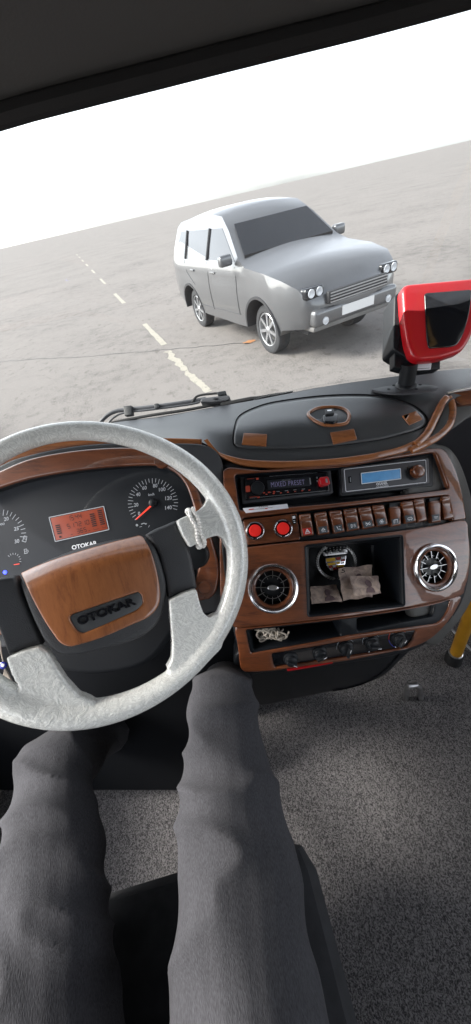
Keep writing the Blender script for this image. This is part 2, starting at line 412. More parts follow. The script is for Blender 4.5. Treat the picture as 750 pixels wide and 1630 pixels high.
def spl(pts, seg=6, closed=True):
    n = len(pts); out = []
    P = [Vector(p) for p in pts]
    rng = range(n) if closed else range(n-1)
    for i in rng:
        if closed: a, b, c, d = P[i-1], P[i], P[(i+1) % n], P[(i+2) % n]
        else: a, b, c, d = P[max(i-1, 0)], P[i], P[i+1], P[min(i+2, n-1)]
        for j in range(seg):
            t = j/seg
            out.append(.5*((2*b)+(-a+c)*t+(2*a-5*b+4*c-d)*t*t+(-a+3*b-3*c+d)*t**3))
    if not closed: out.append(P[-1])
    return [tuple(v) for v in out]
def inside(p, loop):
    x, y = p; c = False; n = len(loop)
    for i in range(n):
        x0, y0 = loop[i-1]; x1, y1 = loop[i]
        if (y0 > y) != (y1 > y) and x < (x1-x0)*(y-y0)/(y1-y0)+x0: c = not c
    return c
def dist_loop(p, loop):
    P = Vector(p); best = 1e9
    for i in range(len(loop)):
        a, b = Vector(loop[i-1]), Vector(loop[i]); ab = b-a
        t = max(0, min(1, (P-a).dot(ab)/max(1e-12, ab.dot(ab)))); best = min(best, (a+ab*t-P).length)
    return best
def fill(loops, grid):
    verts, edges = [], []
    for lp in loops:
        s = len(verts); verts += [Vector(p) for p in lp]; edges += [(s+i, s+(i+1) % len(lp)) for i in range(len(lp))]
    if grid:
        xs = [v.x for v in verts]; ys = [v.y for v in verts]
        nx, ny = int((max(xs)-min(xs))/grid), int((max(ys)-min(ys))/grid)
        for i in range(1, nx+1):
            for j in range(1, ny+1):
                p = (min(xs)+(i+.25*(j % 2))*grid, min(ys)+j*grid)
                if inside(p, loops[0]) and not any(inside(p, h) for h in loops[1:]) and min(dist_loop(p, l) for l in loops) > grid*.45: verts.append(Vector(p))
    res = delaunay_2d_cdt(verts, edges, [], 0, 1e-5)
    V = [tuple(v) for v in res[0]]; T = []
    for f in res[2]:
        c = (sum(V[i][0] for i in f)/len(f), sum(V[i][1] for i in f)/len(f))
        if inside(c, loops[0]) and not any(inside(c, h) for h in loops[1:]): T.append(tuple(f))
    return V, T
def plate(name, mat, outer, surf, h1=0.0, h0=-.004, r=1.5, holes=(), grid=12, parent=None, back=True, seg=3, bulge=0, smooth=38, hr=None):
    """sheet with a rounded edge: the outline is what its front face covers, front at h1, back at h0 (m)"""
    base = surf.up(h1); outer = ccw(outer); holes = [list(reversed(ccw(h))) for h in holes]
    V, Fc = [], []
    cx = sum(p[0] for p in outer)/len(outer); cy = sum(p[1] for p in outer)/len(outer)
    k = base.depth(cx, cy)/F; rh = min(r*k if hr is None else hr, (h1-h0)*.9)
    dmax = max(dist_loop((cx, cy), outer), 1) if bulge else 1
    def P(p, h):
        q = base.p(*p)+base.n(*p)*(h-h1)
        return q
    prof = [(0, h0)]+[(r*(1-sin(a)) if False else r*(1-cos(a)), h1-rh+rh*sin(a)) for a in [pi/2*i/seg for i in range(seg+1)]]
    loops_last = []
    for lp in [outer]+holes:
        ids = []
        for ins, h in prof:
            L2 = offset(lp, ins); s = len(V); V += [P(p, h) for p in L2]; ids.append(s)
        n = len(lp)
        for a, b in zip(ids, ids[1:]):
            for i in range(n):
                j = (i+1) % n; Fc.append((a+i, a+j, b+j, b+i))
        loops_last.append(offset(lp, r))
    fv, ft = fill(loops_last, grid); s = len(V)
    for p in fv:
        hh = h1
        if bulge: hh += bulge*min(1, max(0, dist_loop(p, loops_last[0]))/dmax)**.6
        V.append(P(p, hh))
    Fc += [tuple(s+i for i in f) for f in ft]
    if back:
        fv, ft = fill([outer]+holes, 0); s = len(V); V += [P(p, h0) for p in fv]; Fc += [tuple(s+i for i in reversed(f)) for f in ft]
    return from_data(name, V, Fc, mat, parent, smooth)
def rings(name, mat, loop, surf, prof, parent=None, cap=True, smooth=38, shift=(0, 0)):
    """walls through successive (inset px, height m) copies of a loop, closed by a floor: trays, recesses"""
    loop = ccw(loop); V, Fc, ids = [], [], []
    for ins, h in prof:
        L2 = offset(loop, ins); ids.append(len(V))
        t = h/prof[-1][1] if prof[-1][1] else 0
        for p in L2: V.append(surf.p(p[0]+shift[0]*t, p[1]+shift[1]*t)+surf.n(*p)*h)
    n = len(loop)
    for a, b in zip(ids, ids[1:]):
        for i in range(n): Fc.append((a+i, a+(i+1) % n, b+(i+1) % n, b+i))
    if cap:
        h = prof[-1][1]; fv, ft = fill([offset(loop, prof[-1][0])], 14); s = len(V)
        V += [surf.p(p[0]+shift[0], p[1]+shift[1])+surf.n(*p)*h for p in fv]; Fc += [tuple(s+i for i in f) for f in ft]
    me = bpy.data.meshes.new(name); me.from_pydata([tuple(v) for v in V], [], Fc)
    bm = bmesh.new(); bm.from_mesh(me); bmesh.ops.remove_doubles(bm, verts=bm.verts, dist=1e-6); bm.to_mesh(me); bm.free()
    return link(name, me, mat, parent, smooth)
def tube_data(pts, rad, seg=10, closed=False, flat=1.0, up=None):
    P = [Vector(p) for p in pts]; n = len(P)
    R = rad if isinstance(rad, (list, tuple)) else [rad]*n
    V, Fc = [], []; prev = None
    for i in range(n):
        t = (P[(i+1) % n]-P[i-1]) if closed else (P[min(i+1, n-1)]-P[max(i-1, 0)])
        t.normalize()
        if up is not None:
            b = t.cross(up).normalized(); a = b.cross(t)
        else:
            if prev is None: prev = t.orthogonal().normalized()
            a = (prev-t*prev.dot(t)).normalized(); prev = a; b = t.cross(a)
        for j in range(seg):
            an = 2*pi*j/seg; V.append(P[i]+a*(R[i]*flat*cos(an))+b*(R[i]*sin(an)))
    m2 = n if closed else n-1
    for i in range(m2):
        for j in range(seg):
            k = (i+1) % n; Fc.append((i*seg+j, i*seg+(j+1) % seg, k*seg+(j+1) % seg, k*seg+j))
    if not closed:
        Fc.append(tuple(range(seg))[::-1]); Fc.append(tuple((n-1)*seg+j for j in range(seg)))
    return V, Fc
def tube(name, pts, rad, mat, parent=None, seg=10, closed=False, flat=1.0, up=None):
    V, Fc = tube_data(pts, rad, seg, closed, flat, up); return from_data(name, V, Fc, mat, parent)
def frame(nrm, upv=None):
    nrm = nrm.normalized(); a = (cR if upv is None else upv); a = (a-nrm*a.dot(nrm)).normalized(); return a, nrm.cross(a), nrm
def lathe_data(c, fr, prof, seg=48, sx=1, sy=1):
    a, b, n = fr; V, Fc = [], []
    for r, h in prof:
        for j in range(seg):
            t = 2*pi*j/seg; V.append(c+a*(r*cos(t)*sx)+b*(r*sin(t)*sy)+n*h)
    for i in range(len(prof)-1):
        for j in range(seg): Fc.append((i*seg+j, i*seg+(j+1) % seg, (i+1)*seg+(j+1) % seg, (i+1)*seg+j))
    return V, Fc
def lathe(name, c, fr, prof, mat, parent=None, seg=48, sx=1, sy=1, smooth=38):
    return from_data(name, *lathe_data(c, fr, prof, seg, sx, sy), mat, parent, smooth)
def box_data(c, fr, dx, dy, dz):
    a, b, n = fr; V = [c+a*(x*dx/2)+b*(y*dy/2)+n*(z*dz/2) for x in (-1, 1) for y in (-1, 1) for z in (-1, 1)]
    return V, [(0, 1, 3, 2), (4, 6, 7, 5), (0, 4, 5, 1), (2, 3, 7, 6), (0, 2, 6, 4), (1, 5, 7, 3)]
def merge(lst):
    V, Fc = [], []
    for v, f in lst:
        s = len(V); V += v; Fc += [tuple(s+i for i in q) for q in f]
    return V, Fc
def bevel_obj(o, wd=.003, seg=2):
    bm = bmesh.new(); bm.from_mesh(o.data)
    ed = [e for e in bm.edges if len(e.link_faces) == 2 and e.calc_face_angle(0) > radians(30)]
    bmesh.ops.bevel(bm, geom=ed, offset=wd, segments=seg, affect='EDGES', profile=.5, clamp_overlap=True)
    bm.to_mesh(o.data); bm.free()
    for p in o.data.polygons: p.use_smooth = True
    o.data.set_sharp_from_angle(angle=radians(38)); return o
AX = (Vector((1, 0, 0)), Vector((0, 1, 0)), Vector((0, 0, 1)))
def box(name, lo, hi, mat, parent=None, bev=.004):
    lo, hi = Vector(lo), Vector(hi); d = hi-lo
    o = from_data(name, *box_data((lo+hi)/2, AX, *d), mat, parent)
    return bevel_obj(o, bev) if bev else o
# flat marks (print) on a surface
def marks(name, polys, surf, h, mat, parent=None):
    V, Fc = [], []; b = surf.up(h)
    for p in polys:
        p = ccw(p)[::-1]; s = len(V); V += [b.p(*q) for q in p]; Fc.append(tuple(range(s, s+len(p))))
    me = bpy.data.meshes.new(name); me.from_pydata([tuple(v) for v in V], [], Fc)
    return link(name, me, mat, parent)
def stroke(p, q, wd):
    p, q = Vector(p), Vector(q); d = (q-p).normalized(); n = Vector((-d.y, d.x))*wd/2
    return [tuple(p+n), tuple(q+n), tuple(q-n), tuple(p-n)]
def arc(c, r, a0, a1, wd, n=10):
    out = []
    for i in range(n):
        t0, t1 = radians(a0+(a1-a0)*i/n), radians(a0+(a1-a0)*(i+1)/n)
        out.append([(c[0]+(r-wd/2)*cos(t0), c[1]-(r-wd/2)*sin(t0)), (c[0]+(r+wd/2)*cos(t0), c[1]-(r+wd/2)*sin(t0)),
                    (c[0]+(r+wd/2)*cos(t1), c[1]-(r+wd/2)*sin(t1)), (c[0]+(r-wd/2)*cos(t1), c[1]-(r-wd/2)*sin(t1))])
    return out
def quad_uv(q, u, v):
    TL, TR, BR, BL = [Vector(p) for p in q]
    return tuple((TL*(1-u)+TR*u)*v+(BL*(1-u)+BR*u)*(1-v))
def text(name, body, quad, surf, h, mat, parent=None, raise_=0.0, bold=0.0, spacing=1.0, shear=0.0):
    cu = bpy.data.curves.new(name, 'FONT'); cu.body = body; cu.offset = bold; cu.space_character = spacing; cu.resolution_u = 3; cu.shear = shear
    if raise_: cu.extrude = .05
    to = bpy.data.objects.new(name, cu); COL.objects.link(to); bpy.context.view_layer.update()
    dg = bpy.context.evaluated_depsgraph_get(); me = bpy.data.meshes.new_from_object(to.evaluated_get(dg))
    bpy.data.objects.remove(to)
    xs = [v.co.x for v in me.vertices]; ys = [v.co.y for v in me.vertices]; x0, x1, y0, y1 = min(xs), max(xs), min(ys), max(ys)
    b = surf.up(h)
    for v in me.vertices:
        p = quad_uv(quad, (v.co.x-x0)/(x1-x0), (v.co.y-y0)/(y1-y0))
        q = b.p(*p)
        if raise_: q = q+b.n(*p)*(raise_ if v.co.z > 0 else -.001)
        v.co = q
    me.materials.clear(); return link(name, me, mat, parent)
SEG7 = {'0': 'abcdef', '1': 'bc', '2': 'abged', '3': 'abgcd', '4': 'fgbc', '5': 'afgcd', '6': 'afgedc', '7': 'abc', '8': 'abcdefg', '9': 'abcdfg'}
def seg7(s, quad, wd=.2):
    pos = {'a': ((0, 1), (1, 1)), 'b': ((1, 1), (1, .5)), 'c': ((1, .5), (1, 0)), 'd': ((0, 0), (1, 0)), 'e': ((0, .5), (0, 0)), 'f': ((0, 1), (0, .5)), 'g': ((0, .5), (1, .5))}
    out = []; n = sum(.35 if c in ':. ' else 1 for c in s); x = 0
    for c in s:
        wch = (.35 if c in ':. ' else 1)/n
        if c == ':':
            for vy in (.3, .7):
                out.append([quad_uv(quad, x+wch*a, vy+b) for a, b in ((.3, -.05), (.7, -.05), (.7, .05), (.3, .05))])
        elif c != ' ':
            for k in SEG7[c]:
                (xa, ya), (xb, yb) = pos[k]; t = wd/2
                if ya == yb: r_ = [(xa+.04, ya-t*.8), (xb-.04, ya-t*.8), (xb-.04, ya+t*.8), (xa+.04, ya+t*.8)]
                else: r_ = [(xa-t, ya-.03), (xa-t, yb+.03), (xa+t, yb+.03), (xa+t, ya-.03)]
                out.append([quad_uv(quad, x+wch*(.14+.66*a), min(1.05, max(-.05, b))) for a, b in r_])
        x += wch
    return out
def poly_px_tube(pts, surf, h): 
    b = surf.up(h); return [b.p(*p) for p in pts]

# =================================================================== THE ROAD
def sheet(name, pts, z, mat):
    o = from_data(name, [Vector((x, y, z)) for x, y in pts], [tuple(range(len(pts)))], mat); return o
road = sheet('road', [(-5000, -5000), (5000, -5000), (5000, 5000), (-5000, 5000)], 0, 'asphalt'); tag(road, kind='structure')
# lane dashes, running up and away to the left in the picture
pa, pb = atz(240, 527, 0), atz(331, 621, 0)
ld = (pa-pb).normalized(); ln = Vector((-ld.y, ld.x, 0)); LW = .055
def dash(a, b, wob=0):
    k = 14; L1, L2 = [], []
    for i in range(k+1):
        c = a.lerp(b, i/k); j1, j2 = random.uniform(-wob, wob), random.uniform(-wob, wob)
        L1.append(c+ln*(LW+j1)); L2.append(c-ln*(LW+j2))
    return [(v.x, v.y) for v in L1+L2[::-1]]
V, Fc = [], []
for a, b, wob in ((atz(331, 622, 0)-ld*.05, atz(303, 597, 0), .012), (atz(303, 597, 0), atz(266, 559, 0), .045), (atz(262, 549, 0), atz(262, 549, 0)+ld*2.2, .01)):
    p = dash(a, b, wob); s = len(V); V += [Vector((x, y, .004)) for x, y in p]; n = len(p)//2
    for i in range(n-1): Fc.append((s+i, s+i+1, s+2*n-2-i, s+2*n-1-i))
for k in range(1, 8):
    p = dash(atz(262, 549, 0)+ld*(2.2+6*k-2.5), atz(262, 549, 0)+ld*(2.2+6*k), .01); s = len(V); V += [Vector((x, y, .004)) for x, y in p]; n = len(p)//2
    for i in range(n-1): Fc.append((s+i, s+i+1, s+2*n-2-i, s+2*n-1-i))
o = from_data('lane_marking', V, Fc, 'road_paint'); tag(o, kind='structure')
# hairline cracks
cr = [(-10, 577), (60, 571), (130, 569), (200, 562), (262, 557), (330, 551), (400, 545)]
pts = []
for i in range(len(cr)-1):
    for j in range(8):
        t = j/8; pts.append(atz(cr[i][0]*(1-t)+cr[i+1][0]*t, cr[i][1]*(1-t)+cr[i+1][1]*t+random.uniform(-.8, .8), .0))
V, Fc = [], []
for i, p in enumerate(pts):
    q = Vector((0, 1, 0))*(.006+.006*random.random()); V += [p+q+Vector((0, 0, .004)), p-q+Vector((0, 0, .004))]
    if i: Fc.append((2*i-2, 2*i-1, 2*i+1, 2*i))
o = from_data('road_crack', V, Fc, 'car_trim'); tag(o, kind='structure')
# a fallen leaf
lf = atz(395, 545, .006)
o = from_data('fallen_leaf', [lf+Vector((.11*cos(a)*(1+.3*cos(3*a)), .06*sin(a)*(1+.3*cos(5*a)), .01+.008*sin(2*a))) for a in [2*pi*i/16 for i in range(16)]], [tuple(range(16))], pbr('leaf', (.42, .20, .09), .7))
tag(o, 'small tan fallen leaf on the road beside the parked car tyre', 'leaf')

# =================================================================== THE PARKED CAR
wc = atz(433, 561, 0); CA = radians(-16)            # away direction, azimuth from +y
fw = Vector((sin(CA), cos(CA), 0)); rt = Vector((cos(CA), -sin(CA), 0)); UPZ = Vector((0, 0, 1))
car_o = wc + rt*.78                                  # between the near pair of wheels
car = thing('parked_car', car_o, 'silver grey car standing on the road ahead of the windscreen', 'car')
def cp(x, y, z): return car_o+rt*x+fw*y+UPZ*z        # x to the right, y away, z up
WRAD = .345
def arch(y0, r=.43, z0=.34, n=12): return [(y0-r*cos(pi*i/n), z0+r*sin(pi*i/n)) for i in range(n+1)]
low_z = .44
side = [(-.80, low_z)]+[(-.5, low_z-.02), (-.43, low_z-.04)][0:1]+arch(0)+[(.6, .33), (2.0, .33)]+arch(2.62)+[(3.15, low_z), (3.46, low_z+.06)]
side += [(3.56, .62), (3.58, .90), (3.50, 1.10), (3.36, 1.34), (3.18, 1.62), (3.0, 1.685), (2.4, 1.73), (1.7, 1.74), (1.25, 1.69), (.95, 1.52), (.52, 1.20), (.30, 1.12), (-.20, 1.07), (-.55, 1.00), (-.76, .90), (-.86, .76), (-.89, .60)]
side = ccw(side)
def halfw(y, z):
    w_ = .90+.03*sin(pi*min(1, max(0, (z-.35)/.75)))
    if z > 1.10: w_ = .915-.40*(z-1.10)
    f = max(0, (-.25-y)/.65); b3 = max(0, (y-3.0)/.6)
    return w_-.26*f**2.2-.10*b3**2
V, Fc = [], []; fv, ft = fill([side], .11); k = len(fv)
for sgn in (-1, 1):
    s0 = len(V); V += [cp(sgn*halfw(y, z), y, z) for y, z in fv]; Fc += [tuple(s0+i for i in (f if sgn < 0 else reversed(f))) for f in ft]
ns = len(side); NC = 10
ids = []
for j in range(NC+1):
    u = -1+2*j/NC
    if j in (0, NC): ids.append([(0 if j == 0 else k)+i for i in range(ns)]); continue
    s0 = len(V); ids.append([s0+i for i in range(ns)])
    for y, z in side:
        crown = (1-u*u)*(.05 if z > .9 else .0); bow = (1-u*u)*(.10 if y < -.5 and z < 1.05 else 0)
        V.append(cp(u*halfw(y, z), y-bow, z+crown))
for j in range(NC):
    for i in range(ns): i2 = (i+1) % ns; Fc.append((ids[j][i], ids[j][i2], ids[j+1][i2], ids[j+1][i]))
body = from_data('body', V, Fc, 'car_paint', car, 42)
CF = (rt, fw, UPZ)
bumper = from_data('bumper', *box_data(cp(0, -.90, .56), CF, 1.36, .16, .20), 'car_paint', car); bevel_obj(bumper, .05, 4)
lip = from_data('bumper_lip', *box_data(cp(0, -.80, .43), CF, 1.34, .26, .06), 'car_under', car); bevel_obj(lip, .02, 2)
grille = from_data('grille', *box_data(cp(0, -.955, .76), CF, .95, .06, .14), 'car_trim', car); bevel_obj(grille, .015, 2)
from_data('grille_slats', *merge([box_data(cp(0, -.99, .71+.033*k_), CF, .90, .012, .012) for k_ in range(4)]), 'alloy', grille)
plate_ = from_data('number_plate', *box_data(cp(0, -.985, .57), CF, .52, .012, .11), 'plate_white', car)
under = from_data('underbody', *box_data(cp(0, 1.3, .44), CF, 1.26, 4.1, .20), 'car_trim', car)
for s in (-1, 1):
    hl = from_data('headlight', *box_data(cp(s*.60, -.80, .84), CF, .28, .17, .13), 'black_gloss', car); bevel_obj(hl, .03, 3)
    for dx_ in (-.06, .06):
        lathe('lamp', cp(s*.60+dx_, -.885, .845), frame(-fw, UPZ), [(.0001, .0), (.03, .004), (.045, .010), (.050, .004), (.050, -.02)], 'lamp_glass', hl, 24)
    fg_ = lathe('fog_lamp', cp(s*.52, -.985, .52), frame(-fw, UPZ), [(.0001, .004), (.03, .004), (.036, 0), (.045, .004), (.045, -.02)], 'lamp_glass', car, 24)
    V = [cp(s*.925, y, z) for y, z in ((.75, 1.12), (1.35, 1.46), (2.9, 1.46), (3.2, 1.12))]
    V = []
    for y, z in ((.62, 1.18), (1.18, 1.56), (2.95, 1.56), (3.25, 1.20)):
        # lies on the leaning glasshouse side
        V.append(cp(s*(halfw(y, z)+.006), y, z))
    V += [v-rt*(s*.03) for v in V]
    from_data('side_window', V, [(0, 1, 2, 3), (4, 5, 6, 7), (0, 1, 5, 4), (1, 2, 6, 5), (2, 3, 7, 6), (3, 0, 4, 7)], 'black_gloss', car)
V = [cp(-.78, .50, 1.24), cp(.78, .50, 1.24), cp(.64, .96, 1.585), cp(-.64, .96, 1.585)]; V += [v-UPZ*.04 for v in V]
from_data('windscreen', V, [(0, 1, 2, 3), (4, 5, 6, 7), (0, 1, 5, 4), (1, 2, 6, 5), (2, 3, 7, 6), (3, 0, 4, 7)], 'black_gloss', car)
for s in (-1, 1):
    for pl in ([(.62, .50), (.60, 1.12)], [(1.62, .46), (1.64, 1.15)], [(2.30, .80), (2.62, .98), (2.66, 1.16)], [(.60, .50), (2.2, .48)]):
        pp = []
        for (ya, za), (yb_, zb_) in zip(pl, pl[1:]):
            for k_ in range(9): t = k_/8; y_, z_ = ya+(yb_-ya)*t, za+(zb_-za)*t; pp.append(cp(s*(halfw(y_, z_)+.001), y_, z_))
        tube('door_seam', pp, .006, 'car_trim', car, 5)
    for y_ in (1.42, 2.32):
        h_ = from_data('door_handle', *box_data(cp(s*(halfw(y_, 1.02)+.018), y_, 1.02), CF, .02, .17, .03), 'car_paint', car); bevel_obj(h_, .008, 2)
    m_ = from_data('mirror', *box_data(cp(s*1.02, .66, 1.22), CF, .20, .12, .14), 'car_paint', car); bevel_obj(m_, .035, 3)
    for y_ in (1.63, 2.62):
        tube('window_post', [cp(s*(halfw(y_, z_)+.012), y_, z_) for z_ in (1.18, 1.3, 1.45, 1.57)], .022, 'car_trim', car, 6)
def car_wheel(x, y, steer=0):
    s = -1 if x < 0 else 1
    c = cp(x, y, .335); a = rt*(s*cos(steer))+fw*sin(steer)
    fr = frame(a, UPZ)
    tyre = lathe('wheel', c, fr, [(.20, -.16), (.30, -.165), (.327, -.15), (.335, -.12), (.335, -.085), (.329, -.083), (.329, -.077), (.335, -.075), (.336, -.035), (.330, -.033), (.330, -.027), (.336, -.025), (.335, .01), (.325, .035), (.295, .05), (.245, .045), (.232, .03), (.228, -.02)], 'tyre', car, 56)
    parts = [lathe_data(c, fr, [(.232, .034), (.225, .04), (.212, .036), (.205, -.04), (.2, -.12)], 48)]
    for k in range(7):
        an = 2*pi*k/7; d = fr[0]*cos(an)+fr[1]*sin(an); d2 = fr[2].cross(d)
        f2 = (d, d2, fr[2]); parts.append(box_data(c+d*.13+fr[2]*.018, f2, .18, .042, .028))
    parts.append(lathe_data(c, fr, [(0.001, .045), (.03, .043), (.05, .03), (.055, .0), (.055, -.02)], 24))
    from_data('rim', *merge(parts), 'alloy', tyre)
    lathe('brake_disc', c, fr, [(.001, -.03), (.15, -.03), (.15, -.05), (.001, -.05)], 'car_under', tyre, 32)
for x, y, st in ((-.78, 0, 0.0), (.78, 0, 0), (-.80, 2.62, 0), (.80, 2.62, 0)):
    car_wheel(x, y, st)
    s = -1 if x < 0 else 1
    fr = frame(rt*s, UPZ)
    V2, F2 = [], []
    for i in range(25):
        a_ = pi*i/24
        for r_, dx_ in ((.425, -.25), (.425, .012), (.46, .014), (.465, -.01)): V2.append(cp(s*(halfw(y, .34+r_*sin(a_))+dx_), y-r_*cos(a_), .34+r_*sin(a_)))
        if i: F2 += [((i-1)*4+j, (i-1)*4+j+1, i*4+j+1, i*4+j) for j in range(3)]
    from_data('wheel_arch', V2, F2, 'car_trim', car)

# =================================================================== THE CAB SHELL
FZ = .72
o = sheet('floor', [(-.84, -4.99), (1.24, -4.99), (1.24, 1.0), (-.84, 1.0)], FZ, 'carpet'); tag(o, kind='structure')
cab = thing('minibus_body', (0.3, 0, FZ-.3), 'dark inner shell of the minibus cab around the dashboard and windscreen', 'vehicle')
nb = 17
back = [(-140+ (1010)*i/(nb-1)) for i in range(nb)]
base = [top.p(x, interp(YB, x)-1) for x in [-60+ i*(820/(nb-1)) for i in range(nb)]]
# carry the base line out to both pillars
base = [Vector((-.86, base[0].y-.10, base[0].z))]+base+[Vector((1.25, base[-1].y-.16, base[-1].z))]
def wtop(p): return Vector((p.x*.95, p.y*.78-.02, 2.05))
V, Fc = [], []
NR = 8
for p in base:
    q = wtop(p)
    for j in range(NR+1):
        t = j/NR; c = p.lerp(q, t)+Vector((0, .035*sin(pi*t), 0)); V.append(c+Vector((0, .02, -.012*(1-t))))
for i in range(len(base)-1):
    for j in range(NR): a = i*(NR+1)+j; Fc.append((a, a+1, a+NR+2, a+NR+1))
from_data('windscreen', V, Fc, 'window_glass', cab, 60)
# nose panel and the rubber below the glass
V, Fc = [], []
for p in base:
    V += [p+Vector((0, .004, -.004)), p+Vector((0, .03, -.022)), p+Vector((0, .14, -.16)), p+Vector((0, .20, -.9))]
for i in range(len(base)-1):
    for j in range(3): a = i*4+j; Fc.append((a, a+1, a+5, a+4))
from_data('nose_panel', V, Fc, 'grey_plastic', cab)
tube('glass_seal', [p+Vector((0, .014, -.010)) for p in base], .003, 'grey_plastic', cab, 8)
# roof, pillars, sides
tops = [wtop(p) for p in base]
tube('header_seal', [p+Vector((0, .0, -.028)) for p in tops], .012, 'rubber', cab, 8)
V, Fc = [], []
for p in tops: V += [p+Vector((0, .03, -.03)), p+Vector((0, -.14, .05)), Vector((p.x*1.02, -5.0, 2.24)), Vector((p.x*1.02, -5.0, 2.34)), p+Vector((0, .05, .06))]
for i in range(len(tops)-1):
    for j in range(5): a = i*5; b2 = (i+1)*5; Fc.append((a+j, a+(j+1) % 5, b2+(j+1) % 5, b2+j))
from_data('roof', V, Fc, 'headliner', cab)
for k, name in ((0, 'pillar'), (-1, 'pillar')):
    tube(name, [base[k].lerp(tops[k], t) for t in (0, .25, .5, .75, 1)], [.05, .04, .035, .04, .05], 'headliner', cab, 12)
xl, xr = -.86, 1.26
box('left_side_panel', (xl-.05, -5, .45), (xl, base[0].y, 1.16), 'black_plastic', cab)
box('right_side_panel', (xr, -5, .45), (xr+.05, .12, 1.25), 'headliner', cab)
box('rear_wall', (xl, -5.05, .45), (xr, -5, 2.3), 'headliner', cab)
for x, nm in ((xl-.03, 'pillar'), (xr+.02, 'pillar')):
    for y in (-.72, -2.1, -3.5): box(nm, (x-.03, y-.07, 1.15), (x+.03, y+.07, 2.26), 'headliner', cab)
    box('roof_rail', (x-.04, -5, 2.08), (x+.04, base[0].y-.30, 2.28), 'headliner', cab)

# =================================================================== THE DASHBOARD
dash = thing('dashboard', at(560, 1075, .74), 'black leather dashboard with glossy brown wood trim and centre console', 'dashboard')
# leather top
V, Fc = [], []; xs = [-60+i*10 for i in range(83)]; NV = 26
for x in xs:
    yb, yf = interp(YB, x), interp(YF, x)
    for j in range(NV+1):
        V.append(top.p(x, yb+(yf-yb)*j/NV))
    p = V[-1]; n0 = top.n(x, yf)
    for dxy in ((.006, .02, .05) if x < 684 else (.001, .002, .004)): V.append(p-cU*dxy+cf*(.004+dxy*.9))
M_ = NV+4
for i in range(len(xs)-1):
    for j in range(M_-1): a = i*M_+j; Fc.append((a, a+1, a+M_+1, a+M_))
from_data('dash_top', V, Fc, 'leather_fine', dash, 60)

# storage lid
lid_px = spl([(372, 700), (374, 680), (382, 662), (410, 648), (446, 639), (522, 630), (598, 630), (649, 642), (672, 656), (680, 670), (670, 681), (640, 690), (598, 700), (522, 709.5), (446, 713.5), (390, 711.5), (375, 708)], 5)
lid = plate('storage_lid', 'leather_fine', lid_px, top, .007, -.004, r=5, grid=7, parent=dash, back=False, seg=4, smooth=60, hr=.006)
marks('lid_gap', [], top, 0, 'black_matte', None) if False else None
tops_ = top.up(.007)
# dark gap round the lid
gap = [top.up(.0012).p(*q) for q in offset(ccw(lid_px), -.8)]
tube('gap', gap, .0016, 'black_matte', lid, 6, True)
ring_px = spl([(491, 659), (503, 651), (519, 648), (541, 649), (553, 655), (556, 664), (550, 674), (530, 676.5), (514, 675.5), (499, 668)], 5)
tube('latch_ring', [tops_.up(.001).p(*q) for q in ring_px], .0042, 'wood_trim', lid, 10, True)
marks('latch_well', [offset(ccw(ring_px), 2)], tops_, .0006, 'black_plastic', lid)
lt = plate('latch', 'black_gloss', rr([(514, 661), (520, 658), (538, 658), (538.5, 668), (532, 673), (516, 672)], 2), tops_, .012, 0, r=1.2, grid=0, parent=lid)
plate('lock', 'black_plastic', rr([(517, 651), (531, 649.5), (533, 658), (518, 660)], 3), tops_, .018, .0, r=1.2, grid=0, parent=lid)
marks('keyhole', [rr([(521, 652.4), (528, 651.8), (528, 654), (521, 654.5)], 1)], tops_, .0186, 'dull_chrome', lid)
for q in ([(388, 688.5), (425.5, 690.7), (424, 710), (384.7, 706.7)], [(525.5, 688), (564, 682), (569, 699), (531, 706.5)], [(640.5, 661), (663, 653.5), (673.5, 667), (652, 676.5)]):
    plate('wood_tag', 'wood_trim', rr(q, 1.2, 2), tops_, .003, -.001, r=1.0, grid=0, parent=lid)

# wood lip strips along the front of the top
def strip(name, upper, lower, surf, h1, h0, r=3, mat='wood_trim', n=10):
    u, l = spl(upper, n, False), spl(lower, n, False)
    return plate(name, mat, u+l[::-1], surf, h1, h0, r=r, grid=6, parent=dash, seg=4, smooth=60)
lip_s = Surf(lambda x, y: .752+.00004*max(0, 420-x)+.0003*max(0, x-600))
strip('wood_strip', [(326, 698), (340, 714), (356, 722), (385, 729.5), (421, 732.5), (470, 733), (522, 730), (560, 726), (598, 720), (640, 710), (668, 697)],
      [(327.5, 700), (342, 718), (356, 729), (385, 740), (421, 744.5), (470, 746), (522, 741.5), (560, 737), (598, 731), (642, 721), (674, 710)], lip_s, 0, -.016, r=3)
# pointed leaf shaped handle at the right end
hs = Surf(lambda x, y: .748+.0003*max(0, x-600)+.0004*max(0, 705-y))
tube('wood_handle', [hs.p(*q) for q in spl([(662, 708), (680, 690), (693, 665), (704, 643), (713, 632)], 6, False)], [.0085]*24+[.006], 'wood_trim', dash, 14, flat=.55, up=cf)
tube('wood_handle', [hs.p(*q) for q in spl([(713, 632), (719, 640), (721, 656), (716, 676), (700, 693), (680, 705), (655, 717)], 6, False)], [.004]+[.008]*36, 'wood_trim', dash, 14, flat=.55, up=cf)
# strip over the instruments
cs = Surf(lambda x, y: .765)
strip('wood_strip', [(-60, 752), (0, 736), (40, 717), (84, 704), (142, 699), (203, 697), (263, 696.5), (321, 698)], [(-60, 768), (0, 745), (40, 729), (84, 717), (142, 709), (203, 706), (263, 706.5), (321, 710)], cs, 0, -.01, r=2.5)

# flank on the right of the console
flank = Surf(lambda x, y: D_con(min(x, 740), y)+.012+.0022*max(0, x-722)+.00001*max(0, x-722)**2)
plate('flank', 'leather_flank', spl([(660, 712), (700, 706), (726, 720), (745, 760), (760, 820), (768, 880), (764, 930), (744, 975), (715, 1012), (690, 1030), (660, 1000), (640, 860)], 5), flank, 0, -.02, r=6, grid=12, parent=dash, back=False, smooth=60)
